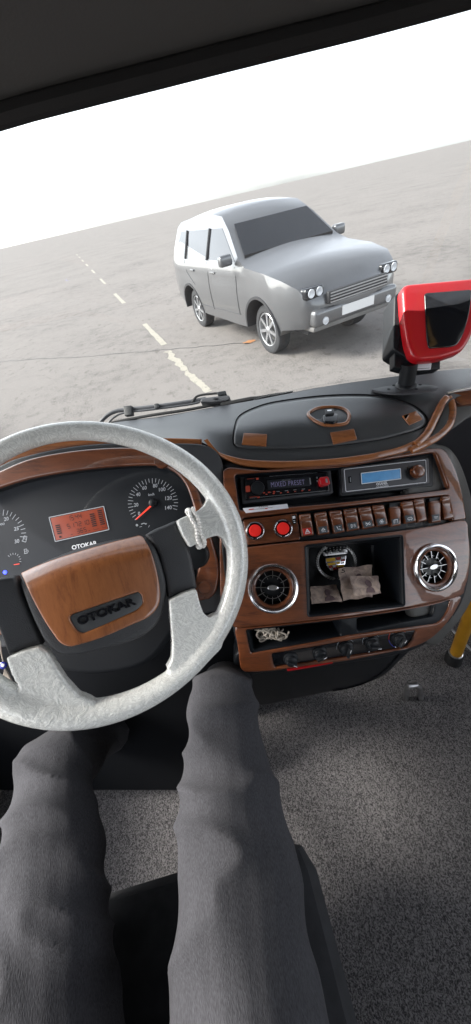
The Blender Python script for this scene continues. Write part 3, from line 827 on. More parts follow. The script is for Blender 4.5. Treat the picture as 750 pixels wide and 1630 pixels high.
# black carrier behind all of the console
plate('carrier', 'black_plastic', spl([(352, 742), (420, 748), (560, 742), (672, 712), (706, 716), (728, 752), (744, 826), (750, 880), (744, 940), (716, 992), (660, 1036), (560, 1056), (436, 1070), (392, 1072), (378, 1030), (368, 985), (352, 870)], 5), con, -.012, -.03, r=4, grid=14, parent=dash, back=True,
      holes=[rr([(376, 752), (690, 724), (716, 778), (382, 812)], 6), rr([(492, 873), (635, 857), (638, 959), (495, 976)], 4), rr([(394, 1004), (543, 988), (543, 1012), (402, 1038)], 4), rr([(569, 985), (692, 964), (688, 982), (569, 1006)], 4)])

# radio surround with its deep recess
sur_out = rr([(355, 748), (364, 743), (420, 749), (560, 741), (672, 713), (709, 713), (727, 748), (737, 784), (743, 826), (722, 829), (714, 787.5), (540, 806.5), (388, 823.5), (384, 829), (366, 830), (357, 800)], [4, 6, 20, 30, 10, 12, 20, 20, 3, 3, 3, 10, 3, 3, 4, 10])
rec = rr([(373, 754), (470, 747), (560, 740), (694, 719), (716, 778.5), (540, 800.5), (381, 813)], [7, 20, 30, 8, 7, 30, 6])
plate('radio_surround', 'wood', sur_out, con, .004, -.014, r=2.2, holes=[rec], grid=9, parent=dash, seg=4, smooth=60)
rings('radio_recess', 'bin_black', rec, con, [(-1.5, .001), (1.5, -.004), (4.5, -.024), (5, -.034)], dash)

# switch row recess
row = rr([(474, 815), (540, 807.5), (640, 796), (716, 787), (726, 828), (640, 842), (540, 854), (480, 861), (478, 858)], 3)
rings('switch_recess', 'bin_black', rr([(383, 824.5), (540, 807), (640, 796), (716, 787), (726.5, 829), (640, 843), (540, 855), (395, 871)], 4), con, [(0, -.002), (0.5, -.009), (2, -.013)], dash)
pan = plate('button_panel', 'wood', rr([(386.5, 827), (473, 817), (478.5, 858.5), (394, 868)], 2.5), con, -.001, -.012, r=1.4, grid=8, parent=dash, smooth=60)
def red_button(cx, cy):
    c = con.up(0.0).p(cx, cy); n = con.n(cx, cy); fr = frame(n); k = con.depth(cx, cy)/F
    b = lathe('push_button', c, fr, [(15*k, -.002), (14.6*k, .002), (13*k, .0035), (11.5*k, .003), (11*k, .0005), (0.0001, .0005)], 'black_gloss', dash, 40)
    lathe('button_cap', c, fr, [(9.9*k, 0), (9.9*k, .004), (9.3*k, .0055), (8*k, .006), (4*k, .0058), (0.0001, .0056)], 'red_button', b, 36)
    lf = []
    for s in (-1, 1):
        for i in range(11):                                    # two laurel branches, open at the top
            a = radians(-90+s*(12+i*11.5)); r_ = 13.2*k
            p = c+fr[0]*(r_*cos(a))+fr[1]*(r_*sin(a))+fr[2]*.0045
            tg = (fr[0]*-sin(a)+fr[1]*cos(a))*s
            for w_ in (-1, 1):
                d = (tg+(fr[0]*cos(a)+fr[1]*sin(a))*.55*w_).normalized()
                lf.append(tube_data([p, p+d*.0014, p+d*.0030], [.0003, .0007, .0002], 5))
    for s in (-1, 1):
        q = c-fr[1]*(14*k)+fr[2]*.0045; lf.append(tube_data([q, q+fr[0]*(.002*s)-fr[1]*.0016, q+fr[0]*(.0035*s)-fr[1]*.0012], .0005, 5))
    from_data('wreath', *merge(lf), 'chrome', b)
red_button(406, 845); red_button(450.5, 841.5)
ind = plate('indicator', 'black_gloss', rr([(464.5, 820.5), (471, 819.6), (472.6, 833), (466.5, 834)], 1.2), con, .0012, -.002, r=.5, grid=0, parent=dash)
marks('indicator_print', [rr([(465.6, 821.8), (470, 821.1), (470.4, 825), (466.1, 825.7)], .6), stroke((467.2, 829), (470, 828.5), 1), stroke((467.6, 832), (470.6, 831.4), 1)], con, .0016, 'white_print', ind)

# rocker switches
SW = [  # TL, TR, BR, BL, icon, pushed in
 ((476, 819), (494, 817), (500, 851.6), (481, 854.6), 'hazard', 0),
 ((500, 817), (519.5, 814), (525, 849), (507, 852), 'lamp', 0),
 ((524, 813.6), (543.5, 811.6), (549, 846.5), (532, 850), 'seat', 0),
 ((547, 811), (567.4, 808.4), (573, 842.5), (553, 846), 'fog', 0),
 ((570, 808), (590, 806), (597, 839), (578, 843), 'fan', 0),
 ((593, 805), (611, 803), (618, 835.5), (600, 839), 'frost', 0),
 ((620, 807), (638, 805), (638.5, 836), (622.6, 839), 'door', 1),
 ((638.5, 799), (657, 796.5), (663, 830.6), (645, 834), 'car', 0),
 ((658, 795.6), (675, 793), (680, 829), (665.5, 832), '', 0),
 ((684, 798), (702, 795.6), (702, 831), (687, 833), 'step', 1),
 ((703, 790), (716, 787.5), (723.5, 825), (707, 828), '', 0)]
def rocker(TL, TR, BR, BL, icon, pushed):
    q = [TL, TR, BR, BL]; V, Fc = [], []
    nu, nv = 6, 14
    def lift(v):
        # rocker profile: v = 1 at the top edge; high shoulder at the top, hollow, raised lower nose
        a = .0075*math.exp(-((v-.86)/.16)**2) + .0042*math.exp(-((v-.08)/.22)**2) + .0018
        if pushed: a = .0055*math.exp(-((v-.1)/.3)**2)+.0005+.001*v
        return a
    # side edges roll down
    us = [0, .05, .13, .5, .87, .95, 1]
    ed = [-.0025, -.0006, 0, .0003, 0, -.0006, -.0025]
    vs = [i/nv for i in range(nv+1)]
    for v in vs:
        e2 = -.003 if v in (0, 1) else 0
        for u, e in zip(us, ed):
            p = quad_uv(q, u, v); h = lift(v)+e+e2
            V.append(con.up(h).p(*p))
    m3 = len(us)
    for i in range(nv):
        for j in range(m3-1): a = i*m3+j; Fc.append((a, a+1, a+m3+1, a+m3))
    # skirt down into the recess
    per = [j for j in range(m3)]+[i*m3+m3-1 for i in range(1, nv+1)]+[nv*m3+j for j in range(m3-2, -1, -1)]+[i*m3 for i in range(nv-1, 0, -1)]
    s = len(V); 
    for i in per: V.append(V[i]+cf*.013)
    for k in range(len(per)): k2 = (k+1) % len(per); Fc.append((per[k], per[k2], s+k2, s+k))
    sw = from_data('rocker_switch', V, Fc, 'wood', dash, 60)
    if icon:
        v0, v1 = (.06, .36) if not pushed else (.1, .38)
        iq = [quad_uv(q, .16, v1), quad_uv(q, .86, v1), quad_uv(q, .86, v0), quad_uv(q, .16, v0)]
        hs_ = Surf(D_con, -.0075) if not pushed else Surf(D_con, -.0068)
        tile = plate('icon_tile', 'red_tile' if icon == 'hazard' else 'icon_tile', rr(iq, .8, 2), hs_, 0, -.004, r=.4, grid=0, parent=sw)
        Q = lambda u, v: quad_uv(iq, u, v)
        st = lambda a, b, w_=.9: stroke(Q(*a), Q(*b), w_)
        g = {'hazard': [st((.2, .2), (.5, .85)), st((.5, .85), (.8, .2)), st((.2, .2), (.8, .2)), st((.38, .34), (.5, .6), .7), st((.5, .6), (.62, .34), .7)],
             'lamp': [st((.25, .45), (.75, .45)), st((.3, .45), (.5, .75)), st((.5, .75), (.7, .45)), st((.35, .3), (.3, .15)), st((.5, .3), (.5, .15)), st((.65, .3), (.7, .15))],
             'seat': [st((.3, .8), (.4, .35)), st((.4, .35), (.7, .35)), st((.7, .35), (.7, .15)), st((.55, .7), (.75, .7))],
             'fog': [st((.3, .75), (.3, .25)), st((.3, .75), (.5, .6)), st((.3, .25), (.5, .4)), st((.5, .6), (.5, .4)), st((.6, .7), (.8, .7)), st((.6, .5), (.8, .5)), st((.6, .3), (.8, .3))],
             'fan': [st((.25, .25), (.75, .75)), st((.25, .75), (.75, .25)), st((.2, .5), (.35, .62)), st((.65, .38), (.8, .5))],
             'frost': [st((.2, .5), (.8, .5)), st((.33, .22), (.67, .78)), st((.33, .78), (.67, .22)), st((.5, .85), (.5, .7)), st((.5, .3), (.5, .15))],
             'door': [st((.25, .2), (.25, .8)), st((.25, .8), (.75, .8)), st((.75, .8), (.75, .2)), st((.5, .25), (.5, .75), .5)],
             'car': [st((.2, .35), (.8, .35)), st((.2, .35), (.25, .6)), st((.25, .6), (.7, .65)), st((.7, .65), (.8, .35)), st((.3, .22), (.4, .22)), st((.6, .22), (.7, .22))],
             'step': [st((.2, .6), (.8, .6)), st((.3, .4), (.7, .4))]}[icon]
        marks('icon', g, hs_, .0006, 'white_print', tile)
for s in SW: rocker(*s)
# black carrier frames seen between some switches
for q in ([(620, 801), (638, 799), (638, 805), (620, 807.5)], [(683, 793), (702, 790.5), (702, 796), (684, 798.5)]):
    plate('switch_frame', 'black_plastic', rr(q, 1), con, -.001, -.012, r=.8, grid=0, parent=dash)

# vent panel with the cubby hole
bin_px = rr([(486, 869), (560, 861), (638.5, 853), (640, 910), (642, 963), (570, 971), (490, 980), (489, 925)], [4, 40, 4, 60, 4, 60, 4, 60])
VL, VR = (434.5, 936), (692, 903)
vp = spl([(378, 880), (384, 875), (395, 871.5), (440, 866), (490, 861), (540, 856), (640, 844.5), (700, 835), (741, 828), (746.5, 850), (749, 880), (747, 915), (741, 935), (735, 948), (690, 960), (640, 969), (560, 981), (460, 992), (400, 998), (375, 1000), (369, 985), (366, 940)], 3)
def disc_px(c, rm, surf, n=40, e=0):
    k = surf.depth(*c)/F; fr = frame(surf.n(*c)); P = surf.p(*c); out = []
    for i in range(n):
        a = 2*pi*i/n; q = P+fr[0]*(rm*cos(a))+fr[1]*(rm*sin(a)); x, y, d = proj(q); out.append((x, y))
    return out
plate('vent_panel', 'wood', vp, con, .003, -.012, r=2.2, holes=[bin_px, disc_px(VL, .044, con), disc_px(VR, .044, con)], grid=9, parent=dash, seg=4, smooth=60)
rings('cubby_tray', 'bin_black', bin_px, con, [(-2.0, .004), (-1.2, .0045), (1.0, .003), (2.5, -.002), (3, -.012), (4.2, -.085), (6, -.094), (9, -.097)], dash)

def vent(c, tilt):
    P = con.up(.003).p(*c); fr = frame(con.n(*c))
    v = lathe('air_vent', P, fr, [(.0510, -.003), (.0514, .002), (.0506, .0060), (.0486, .0092), (.0455, .0100), (.0432, .0075), (.0420, .0015), (.0418, -.004)], 'chrome', dash, 72)
    lathe('wood_ring', P, fr, [(.0425, -.002), (.0415, .0015), (.039, .003), (.036, .0022), (.0345, -.001), (.034, -.006)], 'wood', v, 64)
    lathe('vent_bowl', P, fr, [(.034, -.004), (.033, -.012), (.026, -.022), (.0001, -.024)], 'black_matte', v, 48)
    ring = tube_data([P+fr[0]*(.0235*cos(a))+fr[1]*(.0235*sin(a))-fr[2]*.009 for a in [2*pi*i/48 for i in range(48)]], .0006, 6, True)
    from_data('trim_ring', *ring, 'dull_chrome', v)
    for i in range(12):
        a = radians(i*30+tilt); d = fr[0]*cos(a)+fr[1]*sin(a); d2 = fr[2].cross(d)
        r_in = .019 if i % 6 else .013
        fin = from_data('fin', *box_data(P+d*((r_in+.0335)/2)-fr[2]*.010, (d, d2, fr[2]), .0335-r_in, .0011, .010), 'black_matte', v)
        from_data('fin_edge', *box_data(P+d*((r_in+.0335)/2)-fr[2]*.0045, (d, d2, fr[2]), .0335-r_in, .0008, .0008), 'dull_chrome', v)
    a = radians(tilt); f2 = (fr[0]*cos(a)+fr[1]*sin(a), fr[1]*cos(a)-fr[0]*sin(a), fr[2])
    kn = lathe('knob', P, f2, [(.0125, -.012), (.0122, -.004), (.0110, -.0015), (.0095, -.001)], 'chrome', v, 40, 1, .52)
    lathe('knob_face', P, f2, [(.0095, -.0012), (.0088, -.0022), (.0001, -.002)], 'dull_chrome', kn, 32, 1, .5)
vent(VL, 0); vent(VR, 8)

# badge in the cubby: wreath, crown and striped shield
BK = Surf(D_con, .080)
bdg = thing('crest_badge', BK.p(535, 918), 'chrome wreath crest badge with red and yellow shield inside the cubby hole', 'badge')
bc = (535.5, 894)
lv = []
for s in (-1, 1):
    for i in range(19):
        a = radians(-90+s*(4+i*7.6)); R_ = 29
        p2 = (bc[0]+R_*cos(a)*1.03, bc[1]-R_*sin(a)*.93)
        for w_ in (-1, 1):
            d = Vector((-sin(a)*s+.5*w_*cos(a), -(cos(a)*s+.5*w_*sin(a)))).normalized()
            q = [(p2[0]+d.x*t, p2[1]+d.y*t) for t in (0, 2.4, 5)]
            lv.append(tube_data([BK.up(.002).p(*z) for z in q], [.0006, .0019, .0004], 6))
from_data('wreath', *merge(lv), 'dull_chrome', bdg)
sh = [(517.5, 888), (552, 883.5), (550, 899), (545, 905), (535, 911), (527, 908), (521, 902)]
shield = plate('shield', 'chrome', rr(sh, 2), BK, .005, 0, r=.8, grid=0, parent=bdg)
def bar(u0, u1, v0, v1):
    q = [(518.8, 889), (550.7, 885), (547, 906), (524, 908.5)]
    return [quad_uv(q, u0, v0), quad_uv(q, u1, v0), quad_uv(q, u1, v1), quad_uv(q, u0, v1)]
marks('yellow_field', [bar(0, .47, .72, .98), bar(.02, .47, .42, .60), bar(.54, .98, .20, .36), bar(.53, .74, .44, .60)], BK, .0056, 'enamel_yellow', shield)
marks('red_field', [bar(.54, .74, .76, .98), bar(.78, 1, .60, .76), bar(.06, .26, .20, .38), bar(.30, .47, .03, .20), bar(.53, .97, .04, .16)], BK, .0056, 'enamel_red', shield)
marks('white_field', [bar(.78, 1, .80, .98), bar(.53, .74, .62, .74), bar(.28, .48, .22, .38), bar(.08, .26, .04, .18), bar(.78, .98, .42, .56)], BK, .0056, 'enamel_white', shield)
cw = []
for i in range(8):
    u = i/7; x = 517+34*u; y = 884-4.6*u-2.6*sin(pi*u)
    for dy, rad_ in ((0, .0022), (-4.2, .0016), (-7.6, .0011)):
        c = BK.up(.003).p(x+(u-.5)*-dy*.7, y+dy); cw.append(lathe_data(c, frame(con.n(535, 890)), [(rad_*sin(t), rad_*cos(t)) for t in [pi*k/6+.001 for k in range(7)]], 8))
from_data('crown', *merge(cw), 'dull_chrome', bdg)
plate('crown_band', 'dull_chrome', rr([(516, 885.5), (513.5, 878), (520, 881), (526, 877), (531, 880.5), (536, 875.5), (541, 879), (547, 874), (554, 873.5), (553, 881.5)], 1.5, 2), BK, .0035, 0, r=.6, grid=0, parent=bdg)

# banknotes
def note(label, pts, amp, val=None):
    """pts: four corners (x, y, depth)"""
    V, Fc = [], []; n = 14
    c = [at(*p) for p in pts]
    nr = (c[1]-c[0]).cross(c[3]-c[0]).normalized(); ph = random.uniform(0, 6)
    def S(u, v):
        p = (c[0]*(1-u)+c[1]*u)*(1-v)+(c[3]*(1-u)+c[2]*u)*v
        return p+nr*(amp*(sin(5*u+ph)*cos(3*v+ph)+.5*sin(9*u*v+2*ph)+.4*abs(sin(7*u+4*v))))+(c[1]-c[0])*(.012*sin(13*v+ph))+(c[3]-c[0])*(.014*sin(11*u+ph))
    for i in range(n+1):
        for j in range(n+1): V.append(S(i/n, j/n))
    k = len(V); V += [p+nr*.0002 for p in V]
    for i in range(n):
        for j in range(n):
            a = i*(n+1)+j; q = (a, a+1, a+n+2, a+n+1); Fc.append(q); Fc.append(tuple(k+z for z in reversed(q)))
    per = [i*(n+1) for i in range(n)]+[n*(n+1)+j for j in range(n)]+[i*(n+1)+n for i in range(n, 0, -1)]+[j for j in range(n, 0, -1)]
    for z in range(len(per)): a, b = per[z], per[(z+1) % len(per)]; Fc.append((a, b, b+k, a+k))
    o = from_data('banknote', V, Fc, 'banknote', None, 70)
    tag(o, label, 'banknote', 'banknotes in the cubby hole')
    def patch(name, polys, mat):
        V2, F2 = [], []
        for pl in polys:
            s2 = len(V2); V2 += [S(u_, v_)+(nr if (EYE-S(.5, .5)).dot(nr) > 0 else -nr)*.0007 for u_, v_ in pl]; F2.append(tuple(range(s2, s2+len(pl))))
        me_ = bpy.data.meshes.new(name); me_.from_pydata([tuple(v) for v in V2], [], F2); link(name, me_, mat, o)
    def ell(cu_, cv_, a_, b_, n_=14): return [(cu_+a_*cos(2*pi*i/n_), cv_+b_*sin(2*pi*i/n_)) for i in range(n_)]
    patch('portrait', [ell(.60, .42, .11, .20), [(.44, .92), (.48, .70), (.58, .60), (.66, .60), (.76, .70), (.80, .92)]], 'note_print')
    return o, S
B0 = .715
note('brown banknote lying flattest at the left corner of the cubby hole', [(494, 934, B0+.060), (535, 930.5, B0+.066), (545, 957, B0+.020), (496, 961.5, B0+.018)], .0009)
n2, S2 = note('creased banknote standing upright in the cubby hole behind the folded one', [(538, 905, B0+.068), (592, 899, B0+.07), (593, 950, B0+.035), (546, 956, B0+.028)], .0018)
note('folded purple toned banknote in front, farthest right in the cubby hole', [(557, 916, B0+.045), (602, 917, B0+.05), (607.5, 944, B0+.024), (565, 949, B0+.018)], .0015)
text('numeral', '5', [(543.5, 905.5), (549.5, 905), (549.5, 911.5), (543.5, 912)], Surf(lambda x, y: B0+.058), 0, 'lcd_dark', n2, bold=.02)

# lower shelf panel
low = spl([(375, 1001), (395, 999), (460, 992.5), (560, 981.5), (640, 969.5), (690, 960.5), (733, 949), (728, 968), (714, 990), (692, 1013), (668, 1027), (640, 1035), (560, 1051), (480, 1062), (436, 1068), (400, 1070.5), (388, 1069), (382, 1058), (379, 1030)], 4)
insv = rr([(391, 1003), (470, 994.5), (550, 985), (640, 972), (717, 956), (712, 975), (698, 993), (640, 1001), (560, 1011), (480, 1027), (399, 1041)], [4, 30, 30, 30, 3, 10, 8, 30, 30, 30, 5])
clim = rr([(432, 1041), (500, 1030), (600, 1012), (664, 1003.5), (658, 1018), (649, 1031), (560, 1045), (437, 1063)], [4, 30, 30, 3, 6, 4, 30, 4])
plate('lower_panel', 'wood', low, con, .002, -.012, r=2, holes=[insv, clim], grid=9, parent=dash, seg=4, smooth=60)
h1_ = rr([(396, 1004), (543, 987.5), (544, 1013), (480, 1022), (403, 1036)], 4)
h2_ = rr([(568.5, 983), (640, 972), (693, 962), (689, 981), (640, 991), (568.5, 1006)], 4)
shelf = plate('shelf_insert', 'bin_black', offset(ccw(insv), -.5), con, -.001, -.012, r=1.5, holes=[h1_, h2_], grid=0, parent=dash)
rings('shelf_tray', 'bin_black', h1_, con, [(-.5, -.001), (.8, -.004), (3, -.07), (5, -.076)], dash)
rings('shelf_tray', 'bin_black', h2_, con, [(-.5, -.001), (.8, -.004), (3, -.06), (5, -.066)], dash)
cl = plate('climate_panel', 'black_gloss', offset(ccw(clim), -.5), con, -.003, -.014, r=1, grid=0, parent=dash)
for i, (x, y) in enumerate(((463, 1048.5), (509, 1039.5), (551, 1031.5), (592, 1023.5), (634, 1016))):
    P = con.up(-.003).p(x, y); n = con.n(x, y); fr = frame(n)
    kb = lathe('climate_knob', P, fr, [(.0155, 0), (.0150, .004), (.0125, .005), (.0115, .012), (.0095, .0135), (.0001, .0135)], 'black_plastic', cl, 36)
    a = radians((-20, 30, 80, 0, 60)[i]); d = fr[0]*cos(a)+fr[1]*sin(a)
    g = from_data('grip', *box_data(P+fr[2]*.016, (d, fr[2].cross(d), fr[2]), .022, .0055, .010), 'black_plastic', kb); bevel_obj(g, .0015, 2)
    tube('pointer', [P+d*.003+fr[2]*.0216, P+d*.0100+fr[2]*.0216], .0006, 'white_print', kb, 6)
    if i > 1: marks('dial_arc', arc((x, y), 15.0, 40, 190, .8, 14), con, -.0022, ('grey_print', 'grey_print', 'grey_print', 'grey_print', 'red_tile')[i], kb)
    if i == 4: marks('dial_arc', arc((x, y), 15.0, 190, 250, 1.4, 6), con, -.0020, 'blue_enamel', kb)
    marks('dot', [rr([(x-5, y+13.5), (x-3.4, y+13.3), (x-3.4, y+15), (x-5, y+15.2)], .4)], con, -.0022, 'white_print', kb)
# thin red reflective strip under the climate panel, its glow painted as emission
plate('red_reflector_strip', 'red_glow', [(457, 1066.8), (480, 1063.3), (505, 1059.3), (530, 1055.4), (530, 1055.9), (505, 1060.9), (480, 1065.4), (458, 1068.8)], con, .0045, .001, r=.4, grid=0, parent=dash)
# lower black body
lb = Surf(lambda x, y: D_con(x, y)+.02+.0009*max(0, y-1040))
plate('lower_body', 'black_plastic', spl([(380, 1040), (430, 1055), (560, 1040), (655, 1018), (664, 1028), (640, 1052), (612, 1078), (575, 1093), (535, 1102), (470, 1115), (420, 1125), (385, 1120), (372, 1080)], 5), lb, 0, -.05, r=5, grid=14, parent=dash, smooth=60)
tube('panel_seam', [lb.up(.001).p(*q) for q in spl([(640, 1036), (618, 1062), (590, 1083), (560, 1094), (530, 1100)], 5, False)], .0015, 'black_matte', dash, 6)
# knee bolster and pedal box, black, behind the wheel
kb_s = Surf(lambda x, y: .80+.00045*max(0, y-930))
plate('knee_panel', 'black_matte', rr([(-80, 930), (385, 930), (390, 1080), (400, 1160), (380, 1260), (-80, 1260)], 8), kb_s, 0, -.02, r=4, grid=0, parent=dash)
plate('side_strip', 'wood', spl([(352, 845), (372, 860), (374, 900), (372, 950), (374, 988), (362, 990), (352, 960), (350, 900)], 4), con, -.014, -.03, r=2, grid=0, parent=dash)

# =================================================================== INSTRUMENTS
bz_out = spl([(-70, 800), (-40, 770), (0, 749), (51, 729), (127, 716), (203, 712), (243, 718), (280, 733), (303, 757), (318, 790), (330, 835), (342, 875), (349, 905), (345, 938), (334, 953), (318, 957), (200, 985), (40, 1005), (-60, 1000)], 5)
bz_in = spl([(-62, 815), (-35, 792), (0, 776.5), (61, 759), (152, 745.5), (243, 740.5), (273, 749), (293, 768), (305, 797), (314, 830), (322, 868), (316, 905), (296, 940), (200, 965), (40, 985), (-50, 980)], 5)
clus = thing('instrument_cluster', at(140, 960, .76), 'instrument cluster with orange display and round dials behind the steering wheel', 'instrument panel')
plate('bezel', 'wood', bz_out, clu, 0, -.03, r=4, holes=[bz_in], grid=12, parent=clus, seg=5, smooth=60)
hood = Surf(lambda x, y: .752)
plate('hood_edge', 'leather', spl([(-80, 790), (0, 741), (51, 723), (127, 709), (203, 704.5), (263, 705.5), (325, 708), (352, 730), (356, 780), (362, 860), (366, 930), (362, 970), (335, 975), (200, 1000), (-70, 1020)], 5), hood, 0, -.06, r=3, holes=[offset(ccw(bz_in), -5)], grid=0, parent=clus, smooth=60)
rings('bezel_wall', 'black_plastic', bz_in, clu, [(-1, -.002), (1.5, -.018), (2, -.024)], clus, cap=False)
gl_s = Surf(lambda x, y: .758)
dial = plate('dial_face', 'dial_black', offset(ccw(bz_in), -3), gl_s, 0, -.004, r=.5, grid=0, parent=clus)
lathe('trip_button', clu.p(258, 733.5), frame(clu.n(258, 733)), [(.0165, -.001), (.0160, .003), (.0145, .005), (.0001, .0058)], 'wood', clus, 36)
lathe('trip_button', clu.p(326, 935), frame(clu.n(326, 935)), [(.0135, -.001), (.0130, .003), (.0115, .005), (.0001, .0058)], 'wood', clus, 36)
# speedometer
G = (243.5, 800.5); tk = []
A0, A1 = 224, -16
for i in range(31):
    a = radians(A0+(A1-A0)*i/29) if i < 30 else None
    if a is None: break
    lo = 31.5 if i % 2 == 0 else 33.5
    tk.append(stroke((G[0]+lo*cos(a), G[1]-lo*sin(a)*.98), (G[0]+40*cos(a), G[1]-40*sin(a)*.98), .95))
sp = marks('speedometer', tk, gl_s, .0006, 'dial_white', clus)
for t_, x, y in (('0', 221.5, 817.5), ('20', 216.8, 803.5), ('40', 220, 787), ('60', 230, 776.5), ('80', 247, 773), ('100', 258.3, 779), ('120', 268.4, 792.7), ('140', 268.3, 808), ('km/h', 241, 787)):
    hw = 1.75*len(t_); hh = 3.0 if t_ != 'km/h' else 2.0
    if t_ == 'km/h': hw = 4.8
    text('numeral', t_, [(x-hw-.2, y-hh+hw*.12), (x+hw-.2, y-hh-hw*.12), (x+hw+.2, y+hh-hw*.12), (x-hw+.2, y+hh+hw*.12)], gl_s, .0006, 'dial_white', sp, bold=.018)
nd = from_data('needle', [gl_s.up(.004).p(*q) for q in ((241.5, 802), (216, 826.5), (217, 827.5), (243.5, 804.3))]+[gl_s.up(.003).p(*q) for q in ((241.5, 802), (216, 826.5), (217, 827.5), (243.5, 804.3))], [(0, 1, 2, 3), (7, 6, 5, 4), (0, 4, 5, 1), (1, 5, 6, 2), (2, 6, 7, 3), (3, 7, 4, 0)], 'needle', sp)
lathe('needle_hub', gl_s.p(*G), frame(cf*-1), [(.0085, 0), (.008, .005), (.006, .0065), (.0001, .007)], 'black_plastic', sp, 24)
marks('temperature_gauge', arc((229, 838), 5, 40, 140, 1.6, 6)+arc((229, 842), 9, 60, 120, .7, 6)+[stroke((222, 839), (226, 838), .7), stroke((238, 836), (236.5, 839.5), .8)]+arc((218, 836), 1.1, 0, 360, 1.8, 8)+[stroke((225, 834), (234, 833), .6)], gl_s, .0006, 'dial_white', sp)
# rev counter, cut by the left edge
G2 = (1, 851.5); tk = []
for i in range(22):
    a = radians(200-(205)*i/21)
    lo = 33 if i % 3 else 31
    tk.append(stroke((G2[0]+lo*cos(a), G2[1]-lo*sin(a)), (G2[0]+40.5*cos(a), G2[1]-40.5*sin(a)), .95))
tk += [stroke((38.5, 853), (43, 854), .9), stroke((43, 854), (41, 863), .9), stroke((41, 863), (34.5, 861), .9), stroke((38.5, 853), (36, 861.5), .9), stroke((38, 857.5), (42, 858.5), .8)]
rc = marks('rev_counter', tk, gl_s, .0006, 'dial_white', clus)
for t_, x, y in (('5', -36, 858), ('10', -28, 838), ('15', -12, 825), ('20', 10, 826), ('25', 26, 841.5), ('30', 27, 861.5), ('x100', 0, 835)):
    hw = 1.85*len(t_); hh = 3.0 if len(t_) < 3 else 1.8
    text('numeral', t_, [(x-hw-.2, y-hh+hw*.2), (x+hw-.2, y-hh-hw*.2), (x+hw+.2, y+hh-hw*.2), (x-hw+.2, y+hh+hw*.2)], gl_s, .0006, 'dial_white', rc, bold=.018)
tk = []
for i in range(8):
    a = radians(140-150*i/7); tk.append(stroke((22+9*cos(a), 892-9*sin(a)), (22+12*cos(a), 892-12*sin(a)), .8))
tk += [stroke((38.5, 874.5), (42.5, 873.8), .8), stroke((38.5, 874.5), (39.5, 881), .8), stroke((42.5, 873.8), (43.4, 880.3), .8), stroke((38.5, 881.2), (44, 880.3), 1), stroke((39, 877.5), (43, 877), .8), stroke((44.2, 875), (45.6, 879), .7)]
fg = marks('fuel_gauge', tk, gl_s, .0006, 'dial_white', clus)
marks('fuel_needle', [stroke((22, 899), (31, 897.5), 1.2)], gl_s, .002, 'needle', fg)
lathe('warning_lamp', gl_s.p(8, 911), frame(cf*-1), [(.0042, 0), (.0038, .001), (.0001, .0015)], 'blue_lamp', clus, 16)
# centre display
LQ = [(78, 823.6), (165, 806), (173.5, 843), (88, 862)]
lc = plate('display', 'lcd_red', [quad_uv(LQ, .02, .96), quad_uv(LQ, .98, .96), quad_uv(LQ, .98, .04), quad_uv(LQ, .02, .04)], gl_s, .001, 0, r=.2, grid=0, parent=clus)
marks('display_frame', [stroke(LQ[i], LQ[(i+1) % 4], 1.3) for i in range(4)], gl_s, .0016, 'dial_white', lc)
L_ = lambda u0, u1, v0, v1: [quad_uv(LQ, u0, v1), quad_uv(LQ, u1, v1), quad_uv(LQ, u1, v0), quad_uv(LQ, u0, v0)]
sg = seg7('15:44', L_(.31, .58, .70, .90))+seg7('517210', L_(.27, .69, .40, .58))+seg7('365', L_(.42, .61, .12, .30))
for u, n_ in ((.07, 5), (.72, 7), (.87, 8)):
    for k in range(n_): sg.append(L_(u, u+.085, .26+k*.082, .26+k*.082+.052))
sg += [L_(.09, .13, .10, .18), L_(.73, .83, .12, .135), L_(.73, .735, .12, .2), L_(.89, .96, .12, .135), L_(.89, .895, .12, .2), L_(.955, .96, .12, .2), L_(.30, .34, .12, .14), L_(.63, .67, .12, .14)]
marks('display_digits', sg, gl_s, .0018, 'lcd_dark', lc)
text('maker_name', 'OTOKAR', [(113.5, 868.5), (154, 860.3), (155.5, 867.2), (115, 875.5)], gl_s, .0008, 'white_print', clus, bold=.035)

# =================================================================== STEERING WHEEL
def w2(px, py, h=0): return wheel.up(0).p(px, py)+WNv*h
Cw = EYE+cR*WC[0]+cU*WC[1]+cf*WC[2]
WNv = (cR*WN[0]+cU*WN[1]+cf*WN[2]).normalized()       # towards the driver
wa = (cR-WNv*cR.dot(WNv)).normalized(); wb_ = WNv.cross(wa)
if wb_.dot(cU) < 0: wb_ = -wb_
sw_t = thing('steering_wheel', Cw-WNv*.12, 'pearly white steering wheel with wood covered horn pad and black spokes', 'steering wheel')
RW = .225
parts = []
n = 144; pts, rad = [], []
for i in range(n):
    a = 2*pi*i/n; r_ = RW+.00017-.00122*cos(a)+.00039*sin(a)+.00342*cos(2*a)-.00102*sin(2*a)+.00218*cos(3*a)+.00219*sin(3*a)
    pts.append(Cw+wa*(r_*cos(a))+wb_*(r_*sin(a))); rad.append(.01926-.00024*cos(a)-.00208*sin(a)+.00054*cos(2*a)+.00211*sin(2*a))
parts.append(tube_data(pts, rad, 20, True, up=WNv))
def solid(outline, h1, h0):
    # closed prism with its outline in the wheel plane
    o = ccw(outline); V = [w2(*p, h1) for p in o]+[w2(*p, h0) for p in o]; n = len(o)
    fv, ft = fill([o], 0)
    Fc = [tuple(f) for f in ft]+[tuple(n+i for i in reversed(f)) for f in ft]
    V = [w2(*p, h1) for p in fv]+[w2(*p, h0) for p in fv]; k = len(fv)
    Fc = [tuple(f) for f in ft]+[tuple(k+i for i in reversed(f)) for f in ft]
    for i in range(n): Fc.append((i, (i+1) % n, k+(i+1) % n, k+i))
    return V, Fc
def to2(P):  # to wheel coordinates
    v = P-Cw; return v.dot(wa), v.dot(wb_)
